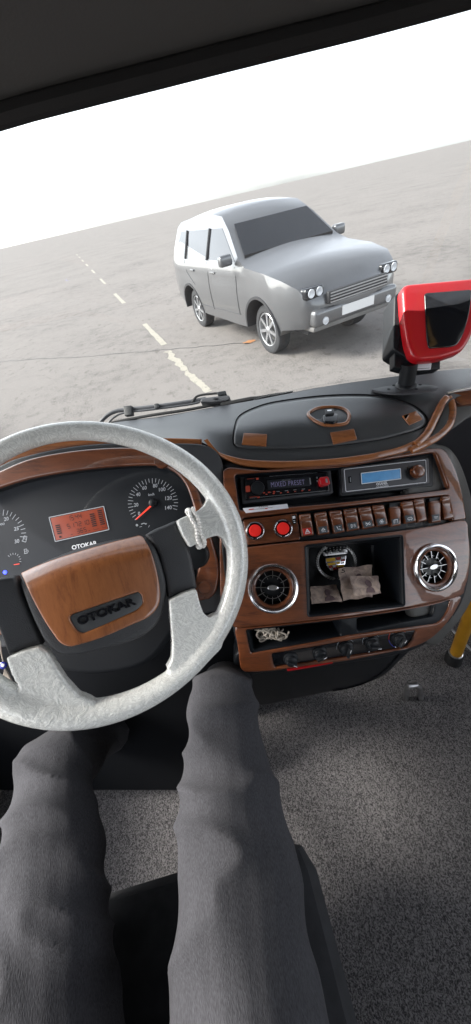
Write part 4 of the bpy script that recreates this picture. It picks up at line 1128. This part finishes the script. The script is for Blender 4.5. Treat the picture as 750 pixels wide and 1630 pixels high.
def mirror_px(pts, c=(146, 945), ang=17):
    # mirrored across the pad's own upright axis, worked out in the wheel plane
    q = wheel.p(*c); ox, oy = to2(q); e = wheel.p(c[0]+10*cos(radians(ang)), c[1]-10*sin(radians(ang))); ex, ey = to2(e); d = Vector((ex-ox, ey-oy)).normalized()
    out = []
    for p in pts:
        x, y = to2(wheel.p(*p)); v = Vector((x-ox, y-oy)); v = v-2*d*v.dot(d)
        P = Cw+wa*(ox+v.x)+wb_*(oy+v.y); a, b, _ = proj(P); out.append((a, b))
    return out
up_sp = [(280, 829), (292, 823), (308, 817), (321, 808), (330, 794), (334, 780), (360, 790), (374, 840), (372, 880), (360, 872), (354, 858), (345, 852.5), (332, 856), (314, 865), (301, 872), (289, 852)]
lo_sp = [(268, 954), (290, 943), (311, 936), (316, 956), (322, 974), (331, 982), (341, 976), (362, 985), (350, 1030), (300, 1080), (264, 1062), (272, 1048), (273, 1020), (270, 985)]
ll_sp = [(13, 1044), (40, 1033), (66, 1026.5), (79, 1036), (92, 1058), (108, 1082), (128, 1103), (150, 1112), (120, 1150), (50, 1150), (36, 1094), (22, 1070)]
import_parts = [solid(up_sp, .010, -.012), solid(mirror_px(up_sp), .010, -.012), solid(lo_sp, .013, -.013), solid(ll_sp, .013, -.013)]
V, Fc = merge(parts+import_parts)
me = bpy.data.meshes.new('rim'); me.from_pydata([tuple(v) for v in V], [], Fc)
bm = bmesh.new(); bm.from_mesh(me)
bmesh.ops.recalc_face_normals(bm, faces=bm.faces); bm.to_mesh(me); bm.free()
tmp = bpy.data.objects.new('rim', me); COL.objects.link(tmp)
md = tmp.modifiers.new('r', 'REMESH'); md.mode = 'VOXEL'; md.voxel_size = .0024
ms = tmp.modifiers.new('s', 'SMOOTH'); ms.factor = .5; ms.iterations = 9
bpy.context.view_layer.update()
me2 = bpy.data.meshes.new_from_object(tmp.evaluated_get(bpy.context.evaluated_depsgraph_get()))
bpy.data.objects.remove(tmp); me2.name = 'rim'
rim = link('rim', me2, 'pearl', sw_t, 180)

hub = Surf(plane_from((WC[0]+.006, WC[1], WC[2]+.012), WN))
# black leather arms
arm_r = rr([(232, 851), (246, 842), (262, 836), (280, 828), (291, 850), (304, 877), (310, 908), (315, 937), (300, 941), (268, 954), (262, 920), (252, 880)], [3, 8, 8, 4, 20, 20, 20, 4, 10, 4, 20, 20])
arm_l = rr([(-30, 930), (0, 919), (24, 917), (30, 935), (44, 968), (58, 1002), (69, 1026), (60, 1032), (38, 1036), (13, 1046), (4, 1022), (-10, 985)], [4, 20, 4, 20, 30, 30, 4, 8, 8, 4, 20, 20])
for a_ in (arm_r, arm_l): plate('spoke', 'leather', a_, hub, .004, -.022, r=7, grid=8, parent=sw_t, seg=5, smooth=60, hr=.009)
plate('column_cover', 'black_matte', spl([(60, 960), (240, 900), (290, 930), (285, 990), (230, 1060), (120, 1075), (70, 1040)], 5), Surf(lambda x, y: .70), 0, -.10, r=10, grid=0, parent=sw_t)
# horn pad: black cushion, wood cover on it
pad_b = rr([(27, 921), (60, 893), (124, 868), (190, 852), (241, 851), (258, 895), (267, 930), (266, 955), (256, 992), (230, 1015), (193, 1028), (124, 1045), (92, 1045), (70, 1025), (45, 975)], [10, 25, 25, 30, 12, 20, 16, 16, 22, 22, 30, 20, 20, 20, 30])
cov = rr([(32, 911), (55, 900), (90, 887), (124, 876.5), (175, 862), (222, 850.5), (228, 853), (238, 870), (247, 895), (254, 925), (256.5, 954), (250, 971), (236, 984), (214, 993), (159, 1017.5), (110, 1031), (94.5, 1024), (72, 992.5), (51, 954), (38, 925)], [3, 20, 20, 20, 20, 3, 5, 10, 15, 15, 12, 12, 10, 12, 30, 12, 12, 20, 20, 20])
rec_px = rr([(110.5, 983), (115, 978), (165, 961), (221, 942), (226, 948), (228, 961), (219, 971), (159, 998), (131, 1009), (121, 1003), (113, 990)], [3, 3, 30, 4, 4, 4, 8, 30, 6, 6, 5])
# the cover curves away towards its top and right edge like a cushion
def D_cov(x, y):
    d = hub.depth(x, y)
    yt = interp([(32, 911), (90, 887), (175, 862), (228, 851)], x)      # its top edge
    t = max(0, 1-(y-yt)/38.0)
    return d-.026+.034*t**2.0+.010*((x-140)/115.0)**2
covs = Surf(D_cov)
pad = plate('horn_pad', 'leather', pad_b, Surf(D_cov, .008), 0, -.045, r=7, grid=7, parent=sw_t, seg=6, smooth=60, hr=.010)
cover = plate('wood_cover', 'wood_pad', cov, covs, 0, -.014, r=2.6, holes=[rec_px], grid=6, parent=pad, seg=4, smooth=60)
emb = plate('emblem_plate', 'leather_fine', offset(ccw(rec_px), .3), covs, -.002, -.006, r=.6, grid=0, parent=cover)
text('emblem_letters', 'OTOKAR', [(121, 982.5), (212, 949.8), (217.5, 961.5), (126.5, 996)], covs, -.0018, 'black_gloss', emb, raise_=.0030, bold=.035, spacing=1.02)
# stalk behind the wheel
plate('stalk', 'black_plastic', spl([(286, 862), (312, 860), (328, 872), (332, 890), (322, 903), (296, 905)], 5), Surf(lambda x, y: .68), 0, -.03, r=4, grid=0, parent=sw_t)

# beads wound round the upper right spoke
bd = thing('bead_string', w2(310, 845, .0), 'double string of small cream beads wound round the white upper right spoke', 'beads')
V, Fc = [], []
a0_, a1_ = w2(303, 812), w2(321, 869)
ax = (a1_-a0_)*.5; cc = (a0_+a1_)*.5; crs = w2(318, 838)-w2(304, 842); crs.normalize()
LNn = ax.length+.001; parts = []
for s, ph in ((-.0040, 0), (.0040, .5)):
    nb2 = 34
    for i in range(nb2):
        a = 2*pi*(i+ph)/nb2
        wob = .0016*sin(5*a+ph*9)
        c = cc+ax.normalized()*(LNn*1.02*cos(a))+WNv*(.0165*sin(a)+0)+crs*(s+wob)
        R_ = .0037
        parts.append(lathe_data(c, (wa, wb_, WNv), [(R_*sin(t), R_*cos(t)) for t in [.001+(pi-.002)*k/6 for k in range(7)]], 9))
from_data('beads', *merge(parts), 'bead', bd, 80)

# =================================================================== RADIOS
R1 = Surf(D_con, .012)
rad1 = thing('car_radio', R1.p(460, 797), 'black car radio with lit MIXED PRESET display in the left slot of the console', 'car radio')
plate('slot_frame', 'grey_plastic', rr([(382, 757), (526, 744), (531, 785), (386, 802)], 3), R1, -.004, -.02, r=1.5, grid=0, parent=rad1, holes=[rr([(388, 760), (521, 750.5), (525.5, 781), (391, 795)], 2)])
face = plate('faceplate', 'black_gloss', rr([(389, 759.5), (521, 750), (525.5, 781.5), (391, 795.5)], 3), R1, .003, -.02, r=1.6, grid=0, parent=rad1)
FQ = [(389, 759.5), (521, 750), (525.5, 781.5), (391, 795.5)]
def fq(u0, u1, v0, v1): return [quad_uv(FQ, u0, v1), quad_uv(FQ, u1, v1), quad_uv(FQ, u1, v0), quad_uv(FQ, u0, v0)]
lathe('volume_knob', R1.up(.003).p(410, 777), frame(cf*-1), [(.0145, 0), (.0142, .008), (.013, .0105), (.011, .011), (.0001, .010)], 'black_plastic', face, 40)
dp = plate('display', 'dial_black', rr(fq(.27, .78, .36, .80), 1), R1, .0036, .002, r=.3, grid=0, parent=face)
text('display_text', 'MIXED PRESET', [(431, 767.5), (484.5, 763.3), (485.6, 770.8), (432, 775.8)], R1, .0042, 'lcd_text', dp, bold=.0, spacing=1.1)
text('brand_print', 'KENWOOD', [(449, 763.5), (463, 762.4), (463.2, 764.4), (449.2, 765.6)], R1, .0040, 'grey_print', face)
plate('front_port', 'amber_light', rr([(390.8, 773.5), (398, 772.5), (399, 782.5), (391.5, 783.5)], 2), R1, .0045, .002, r=.5, grid=0, parent=face)
mk = [fq(.03, .12, .90, .915), fq(.14, .17, .85, .93), fq(.14, .17, .02, .08), fq(.05, .14, .08, .10)]
for k in range(7): mk.append(fq(.24+k*.085, .262+k*.085, .13, .17))
for k in range(3): mk.append(fq(.21+k*.06, .235+k*.06, .20, .26))
marks('key_lights', mk, R1, .0040, 'amber_light', face)
mk = [fq(.30, .88, .955, .965), fq(.05, .95, .04, .05)]
for k in range(5): mk.append(fq(.27+k*.10, .31+k*.10, .215, .235))
mk += [fq(.775, .79, .42, .74), fq(.86, .875, .50, .60), fq(.86, .875, .66, .76)]
marks('key_print', mk, R1, .0040, 'grey_print', face)
st_ = plate('memory_stick', 'red_plastic', rr([(508.5, 759.5), (523, 757.8), (526.5, 770.5), (511.5, 773)], 3), R1, .016, .002, r=1.5, grid=0, parent=None)
tag(st_, 'short red memory stick plugged into the right end of the car radio', 'memory stick')
text('print', '1', [(518, 762), (521, 761.6), (522, 768), (519, 768.4)], R1, .0166, 'grey_print', st_)

R2 = Surf(D_con, .006)
rad2 = thing('announcement_unit', R2.p(614, 775), 'grey faced audio unit with blue display and wood knob in the right slot', 'audio unit')
plate('slot_frame', 'black_plastic', rr([(540, 742), (690, 724), (691, 774), (543, 790)], 4), R2, -.004, -.022, r=2, grid=0, parent=rad2)
f2 = plate('faceplate', 'grey_plastic', rr([(544, 744.5), (683, 728.5), (684.5, 770), (546.5, 785)], 3), R2, .002, -.01, r=1.6, grid=0, parent=rad2)
wl = rr([(548, 747.2), (678, 732), (679.3, 767.6), (550.8, 782.5)], 2, 3)
marks('white_outline', [stroke(wl[i-1], wl[i], 1.0) for i in range(len(wl))], R2, .0028, 'white_print', f2)
dq = [(575, 753.4), (637.6, 745.8), (638.5, 762), (576.2, 770.2)]
bl = plate('display', 'lcd_blue', dq, R2, .0028, 0, r=.3, grid=0, parent=f2)
marks('display_frame', [stroke(dq[i-1], dq[i], 1.2) for i in range(4)], R2, .0032, 'white_print', bl)
text('maker_name', 'SANEL', [(603.8, 767.6), (617.2, 766), (617.6, 770.8), (604.2, 772.6)], R2, .0030, 'white_print', f2, bold=.03)
marks('maker_mark', arc((601.3, 770.6), 1.9, 0, 360, 1.0, 12)+[stroke((600.8, 770.6), (603.2, 770.3), .8)], R2, .0030, 'white_print', f2)
text('maker_line', 'AUTO ELECTRONICS', [(598.8, 774.2), (618.8, 771.9), (619, 774.0), (599, 776.3)], R2, .0030, 'white_print', f2, bold=.02)
pt_ = plate('usb_port', 'black_matte', rr([(555, 758.5), (559.6, 758), (560.3, 768), (555.6, 768.6)], .8), R2, .0030, 0, r=.3, grid=0, parent=f2)
marks('port_tongue', [[(557.2, 760), (558.8, 759.8), (559.2, 767), (557.6, 767.2)]], R2, .0034, 'grey_print', pt_)
lathe('knob_well', R2.up(.002).p(658, 753), frame(con.n(658, 753)), [(.0165, 0), (.0163, .0012), (.0001, .0014)], 'black_plastic', f2, 40)
lathe('volume_knob', R2.up(.002).p(661.5, 752), frame(con.n(661, 752)), [(.0142, 0), (.0142, .010), (.0135, .0135), (.0115, .0155), (.006, .0163), (.0001, .0165)], 'wood', f2, 40)

# paper card on the ledge
cd = from_data('paper_card', [at(386.5, 809, .722), at(457.4, 802, .722), at(459.4, 808.7, .712), at(391.5, 816.5, .712)]+[at(386.5, 809.5, .7225), at(457.4, 802.5, .7225), at(459.4, 809.2, .7125), at(391.5, 817, .7125)],
               [(0, 1, 2, 3), (7, 6, 5, 4), (0, 4, 5, 1), (1, 5, 6, 2), (2, 6, 7, 3), (3, 7, 4, 0)], 'paper')
tag(cd, 'white printed paper card lying on the ledge under the car radio', 'card')
def cardm(name, polys, mat):
    s_ = Surf(lambda x, y: .7205-.0010*(y-(809-.1*(x-386))))
    marks(name, polys, s_, .0006, mat, cd)
cardm('print_lines', [stroke((412+3*k, 807.2-.3*k), (414.2+3*k, 807-.3*k), .9) for k in range(5)]+[stroke((404, 811), (434, 807.6), .5)], 'lcd_dark')
cardm('print_mark', [stroke((396, 811.2), (404, 810.4), 1.6), stroke((422, 809.6), (426, 809.2), 1.4)], 'red_tile')

# yarn in the lower shelf
V, Fc = [], []; parts = []
for k in range(16):
    c = (random.uniform(411, 452), random.uniform(1005, 1014)); pts = []
    ph, fx = random.uniform(0, 6), random.uniform(.6, 1.4)
    for i in range(26):
        t = i/25; x = c[0]+9*sin(2*pi*t*fx+ph)+3*sin(9*t+ph); y = c[1]+6*cos(2*pi*t*1.3+ph*2)+1.5*sin(13*t)
        x = min(max(x, 405), 460); y = min(max(y, 1000.5), 1024-.10*(x-404))
        pts.append(at(x, y, .738+.012*sin(5*t+k)))
    parts.append(tube_data(pts, .0019, 6))
yn = from_data('yarn_bundle', *merge(parts), 'yarn', None, 80); tag(yn, 'tangled bundle of cream yarn in the left lower shelf', 'yarn')

# =================================================================== CARD READER
pole_b = top.p(644, 615)
rd = thing('card_reader', pole_b, 'red and black card reader on a post bolted to the dashboard', 'card reader')
RZ = frame(UPZ, Vector((1, 0, 0)))
bz = pole_b.z
def zs(x, y, z): return atz(x, y, z)
fl_px = spl([(592, 620), (600, 617.5), (625, 613), (655, 611.5), (680, 612), (697, 615), (695, 618.5), (680, 621.5), (655, 625), (625, 625.5), (603, 623)], 5)
flz = Surf(lambda x, y: (bz+.006-EYE.z)/ray(x, y).z)
fl = plate('base_flange', 'grey_plastic', fl_px, flz, 0, -.005, r=.8, grid=0, parent=rd)
marks('bolt_hole', [spl([(x-3, y), (x, y-1.2), (x+3, y), (x, y+1.2)], 4) for x, y in ((627, 613.2), (619, 619.3), (669, 612.2), (663, 619.2))], flz, .0006, 'black_matte', fl)
c0 = atz(646, 617, bz)
post_h = .058
tube('post', [c0, c0+UPZ*post_h], .0185, 'black_plastic', rd, 32)
lathe('collar', c0, RZ, [(.024, .006), (.023, .009), (.0185, .012)], 'black_plastic', rd, 32)
# the holder and reader face the cabin, tilted back
fo = Vector((-.35, -.90, .12)).normalized()           # facing the driver
fr = frame(fo, Vector((1, -.35, 0))); 
Dr = (c0-EYE).dot(cf)
hb = Surf(lambda x, y: Dr-.035)
plate('holder', 'black_plastic', rr([(628, 552), (660, 550), (702, 566), (701, 587), (660, 592), (628, 584)], 2), hb, 0, -.026, r=1.5, grid=0, parent=rd)
lb2 = plate('sticker', 'white_print', rr([(661, 574.5), (688, 573), (686, 588), (659, 589.5)], .8), hb, .0012, 0, r=.2, grid=0, parent=rd)
marks('sticker_line', [stroke((663, 587), (684, 585.8), .7)], hb, .0018, 'lcd_dark', lb2)
plate('rear_case', 'black_plastic', rr([(628, 470), (650, 455), (660, 500), (664, 545), (672, 566), (655, 574), (642, 566), (626, 556)], 4), hb, .010, -.05, r=3, grid=0, parent=rd)
red_px = rr([(640, 452), (770, 440), (762, 500), (752, 535), (741, 553), (734, 560), (700, 571), (668, 573), (657, 567), (650, 548), (644, 510)], [14, 14, 20, 14, 8, 8, 30, 10, 10, 20, 40])
rb = plate('red_case', 'red_plastic', red_px, hb, .036, .012, r=6, grid=10, parent=rd, seg=6, smooth=60, holes=[])
plate('screen', 'black_gloss', rr([(676, 466), (752, 460), (748, 500), (738, 533), (728, 549), (718, 552), (683, 554.5), (680, 540)], [5, 5, 20, 20, 5, 8, 4, 20]), hb, .0385, .03, r=1.5, grid=0, parent=rb)
tube('case_seam', [hb.up(.0102).p(*q) for q in ((634, 500), (636, 535), (633, 556))], .0012, 'black_matte', rd, 6)

# =================================================================== WIPERS (outside the glass)
wp = thing('windscreen_wiper', top.p(326, 651)+Vector((0, .06, .0)), 'black wiper arm resting at the foot of the windscreen left of centre', 'wiper')
def oz(x, y, d=.05): 
    D = D_top(x, interp(YB, x)); return at(x, y, D+d)
tube('arm', [oz(*q) for q in spl([(150, 684), (160, 672), (170, 662), (183, 655), (200, 652), (230, 649), (270, 644), (313, 637.5), (328, 634.5)], 5, False)], .0058, 'grey_plastic', wp, 8)
tube('arm_rod', [oz(*q, .045) for q in spl([(172, 674), (182, 664), (198, 657), (240, 652), (300, 644), (318, 640)], 5, False)], .0030, 'grey_plastic', wp, 8)
tube('hose', [oz(*q, .045) for q in spl([(306, 641), (312, 632), (322, 628.5), (335, 627), (350, 625.5)], 5, False)], .0032, 'rubber', wp, 8)
ws = Surf(lambda x, y: D_top(x, interp(YB, x))+.035)
plate('pivot_cover', 'grey_plastic', rr([(318, 640), (321, 633.5), (345, 630.5), (364, 628.5), (367, 633), (364, 637), (340, 640.5)], 3), ws, .012, -.03, r=1.5, grid=0, parent=wp)
plate('hose_connector', 'black_plastic', rr([(345, 624), (359, 621.5), (361, 627.5), (347, 630)], 1.5), ws, .014, 0, r=.8, grid=0, parent=wp)
plate('pivot_cap', 'black_plastic', spl([(339, 634.5), (343, 632.6), (347, 634), (343, 636)], 5), ws, .0145, 0, r=.5, grid=0, parent=wp)
for q in ([(196, 646.5), (209, 645), (210, 660), (198, 662)], [(245, 642.5), (252, 641.5), (253, 649), (246, 650)]):
    plate('clip', 'black_plastic', rr(q, 1.5), Surf(lambda x, y: D_top(x, interp(YB, x))+.035), .002, -.012, r=.8, grid=0, parent=wp)
tube('blade', [oz(*q, .04) for q in spl([(178, 673), (240, 661), (300, 652), (352, 642)], 4, False)], .0042, 'rubber', wp, 6)
wp2 = thing('windscreen_wiper', top.p(430, 634)+Vector((0, .05, 0)), 'thin wiper blade lying at the foot of the windscreen near its middle', 'wiper')
tube('blade', [oz(*q, .03) for q in spl([(352, 645), (390, 637), (430, 630), (466, 624)], 4, False)], [.007]*6+[.005]*4+[.0035]*3, 'rubber', wp2, 6)
tube('arm_rod', [oz(*q, .018) for q in spl([(404, 636.5), (425, 631), (448, 627), (465, 623)], 4, False)], .0016, 'dull_chrome', wp2, 6)

# dotted band along the glass edge
dots = []
for i in range(210):
    x = 185+i*2.68; y = interp(YB, x)
    for k in range(2): dots.append([(x-.45+k*.9, y-2.6-k*2.0), (x+.45+k*.9, y-2.7-k*2.0), (x+.45+k*.9, y-1.8-k*2.0), (x-.45+k*.9, y-1.7-k*2.0)])
marks('frit_dots', dots, Surf(lambda x, y: D_top(x, interp(YB, x))+.012), 0, 'grey_plastic', cab)

# =================================================================== DOOR SIDE ON THE RIGHT
ds = Surf(lambda x, y: .822+.0002*(760-x))
dr = thing('side_trim_panel', at(735, 680, .80), 'grey leather side panel with wood capping beside the right end of the dashboard', 'trim panel')
plate('panel', 'leather_grey', spl([(705, 640), (716, 628), (760, 612), (860, 600), (860, 640), (790, 652), (752, 662), (728, 678), (705, 694), (690, 706), (680, 706), (692, 672)], 5), ds, 0, -.03, r=4, grid=12, parent=dr, smooth=60)
plate('wood_cap', 'wood', rr([(713, 627), (726, 623), (790, 613), (860, 604), (860, 640), (752, 643), (732, 645.5)], [3, 10, 20, 3, 3, 20, 5]), ds, .014, 0, r=2.5, grid=10, parent=dr, smooth=60)
tube('metal_edge', [ds.up(.016).p(*q) for q in ((712, 626), (730, 621), (760, 615.5), (860, 602))], .003, 'dull_chrome', dr, 8)
# lower right: step well edge, door skin
box('door_skin', (1.10, .40, .74), (1.16, 1.0, 1.34), 'door_red', cab)
e0, e1 = atz(712, 994, FZ+.01), atz(760, 1045, FZ+.01)
ed = (e1-e0).normalized()
tube('door_sill', [e0-ed*.10, e0, e1, e1+ed*.5], .006, 'sill_white', cab, 8, flat=.6)

# yellow grab pole
pb_ = atz(721, 1052, FZ); pt2 = at(752, 968, .95)
pdir = (atz(721, 1052, FZ)-at(751, 972, 1.02)).normalized()
pt_top = pb_ + (at(754, 962, .96)-pb_).normalized()*1.9
gp = thing('grab_pole', pb_, 'yellow painted grab pole standing on the grey floor mat', 'grab pole')
tube('pole', [pb_+UPZ*.01, pt_top], .0168, 'yellow_paint', gp, 24)
gd = (pt_top-pb_).normalized(); frp = frame(gd, Vector((1, 0, 0)))
lathe('foot', pb_, frp, [(.0235, 0), (.024, .01), (.0225, .030), (.0205, .036), (.0168, .039)], 'rubber', gp, 32)
lathe('foot_ring', pb_, frp, [(.0195, .038), (.0195, .043), (.0168, .045)], 'dull_chrome', gp, 32)
# chrome clamp on the floor at the lower edge
ck = thing('floor_bracket', atz(657, 1104, FZ), 'small metal bracket on the floor mat under the console', 'bracket')
tube('hoop', [atz(646, 1112, FZ), at(647, 1097, 1.02), at(651, 1092, 1.01), at(663, 1090.5, 1.01), at(668, 1094, 1.02), atz(670, 1112, FZ)], .0075, 'dull_chrome', ck, 12)

# evil eye charm hanging left of the wheel
ch = thing('hanging_charm', at(8, 1060, .66), 'blue glass eye charm with a beige tassel hanging left of the steering wheel', 'charm')
tube('cord', [at(0, 1020, .67), at(2, 1040, .665), at(5, 1053, .66)], .0012, 'tassel', ch, 6)
lathe('eye_bead', at(5, 1059, .66), frame(cf*-1), [(.0001, .004), (.004, .0035), (.0065, .002), (.007, 0), (.0065, -.002), (.0001, -.003)], 'blue_enamel', ch, 24)
lathe('eye_white', at(4.4, 1059, .6555), frame(cf*-1), [(.0001, .0008), (.003, .0005), (.0032, 0)], 'enamel_white', ch, 16)
parts = [tube_data([at(8, 1064, .66), at(10+dx, 1074, .66), at(12+dx*2.1+random.uniform(-1, 1), 1084+random.uniform(-2, 2), .66)], [.001, .0022, .0018], 6) for dx in (-3, -1.5, 0, 1.5, 3)]
from_data('tassel', *merge(parts), 'tassel', ch, 80)

# =================================================================== DRIVER
def skin(name, nodes, edges, mat, parent, label=None):
    me = bpy.data.meshes.new(name); me.from_pydata([n[0] for n in nodes], edges, [])
    o = bpy.data.objects.new(name, me); COL.objects.link(o)
    o.modifiers.new('skin', 'SKIN')
    me.skin_vertices  # layer is created with the modifier below
    return o
def blob_chain(segs):
    """list of (points, radii): tubes with rounded ends, later fused by a voxel remesh"""
    out = []
    for P, R_ in segs:
        P = [Vector(p) for p in P]; P2, R2_ = [], []
        n = len(P)
        for i in range(n-1):
            for j in range(6):
                t = j/6; P2.append(P[i].lerp(P[i+1], t)); tt = t*t*(3-2*t); R2_.append(R_[i]*(1-tt)+R_[i+1]*tt)
        P2.append(P[-1]); R2_.append(R_[-1])
        out.append(tube_data(P2, R2_, 20))
        for p, r_ in ((P[0], R_[0]), (P[-1], R_[-1])):
            out.append(lathe_data(p, AX, [(r_*sin(t), r_*cos(t)) for t in [.001+(pi-.002)*k/10 for k in range(11)]], 16))
    return out
def fuse(name, data, mat, parent, vox=.006, it=6, folds=0):
    V, Fc = merge(data); me = bpy.data.meshes.new(name); me.from_pydata([tuple(v) for v in V], [], Fc)
    bm = bmesh.new(); bm.from_mesh(me); bmesh.ops.recalc_face_normals(bm, faces=bm.faces); bm.to_mesh(me); bm.free()
    t = bpy.data.objects.new(name, me); COL.objects.link(t)
    md = t.modifiers.new('r', 'REMESH'); md.mode = 'VOXEL'; md.voxel_size = vox
    ms = t.modifiers.new('s', 'SMOOTH'); ms.factor = .5; ms.iterations = it
    bpy.context.view_layer.update(); m2_ = bpy.data.meshes.new_from_object(t.evaluated_get(bpy.context.evaluated_depsgraph_get()))
    bpy.data.objects.remove(t)
    if folds:
        for v, nn in zip(m2_.vertices, [v.normal.copy() for v in m2_.vertices]):
            p = v.co; q = Vector((p.x*7, p.y*16+p.x*6, p.z*7))
            d = folds*(1-abs(noise.noise(q)))**3*.9+folds*.5*noise.noise(p*9)
            v.co = p+nn*(d-folds*.5)
    return link(name, m2_, mat, parent, 180)
knee = at(352, 1122, .70)                             # centre of the right knee
drv = thing('person', Vector((-.24, -.22, FZ+.42)), 'seated driver in dark grey jeans with one knee beside the steering wheel', 'person')
rh, lh = Vector((-.14, -.22, 1.14)), Vector((-.36, -.22, 1.14)); lk = Vector((-.44, knee.y-.02, knee.z-.02))
rf, lf_ = Vector((knee.x+.0, knee.y+.22, FZ+.10)), Vector((-.42, knee.y+.20, FZ+.10))
legs = fuse('jeans', blob_chain([([rh, rh.lerp(knee, .5)+Vector((0, 0, .01)), knee, knee.lerp(rf, .45)+Vector((0, -.01, 0)), rf], [.105, .092, .070, .060, .052]),
                     ([lh, lh.lerp(lk, .5)+Vector((0, 0, .01)), lk, lk.lerp(lf_, .45), lf_], [.105, .092, .070, .060, .052]),
                     ([rh, lh], [.115, .115]), ([(rh+lh)/2+Vector((0, -.02, .0)), (rh+lh)/2+Vector((0, -.06, .16))], [.13, .13])]), 'denim', drv, .006, 5, .016)
fuse('jumper', blob_chain([([(rh+lh)/2+Vector((-.05, -.07, .14)), (rh+lh)/2+Vector((-.07, -.14, .30))], [.135, .145]), ([(rh+lh)/2+Vector((.05, -.07, .14)), (rh+lh)/2+Vector((.07, -.14, .30))], [.135, .145])]), 'seat_cloth', drv, .008, 6)
for f_ in (rf, lf_):
    fuse('shoe', blob_chain([([f_+Vector((0, -.04, -.055)), f_+Vector((0, .08, -.06)), f_+Vector((0, .19, -.065))], [.044, .045, .035])]), 'skin_shoe', drv, .005, 4)
seat = thing('driver_seat', Vector((-.25, -.3, FZ)), 'black cloth driver seat behind the steering wheel', 'seat')
box('cushion', (-.50, -.52, FZ+.16), (0.0, .10, FZ+.325), 'seat_cloth', seat, .05)
box('backrest', (-.49, -.66, FZ+.30), (-.01, -.50, FZ+1.0), 'seat_cloth', seat, .05)
box('pedestal', (-.42, -.45, FZ), (-.08, .0, FZ+.17), 'black_plastic', seat, .02)
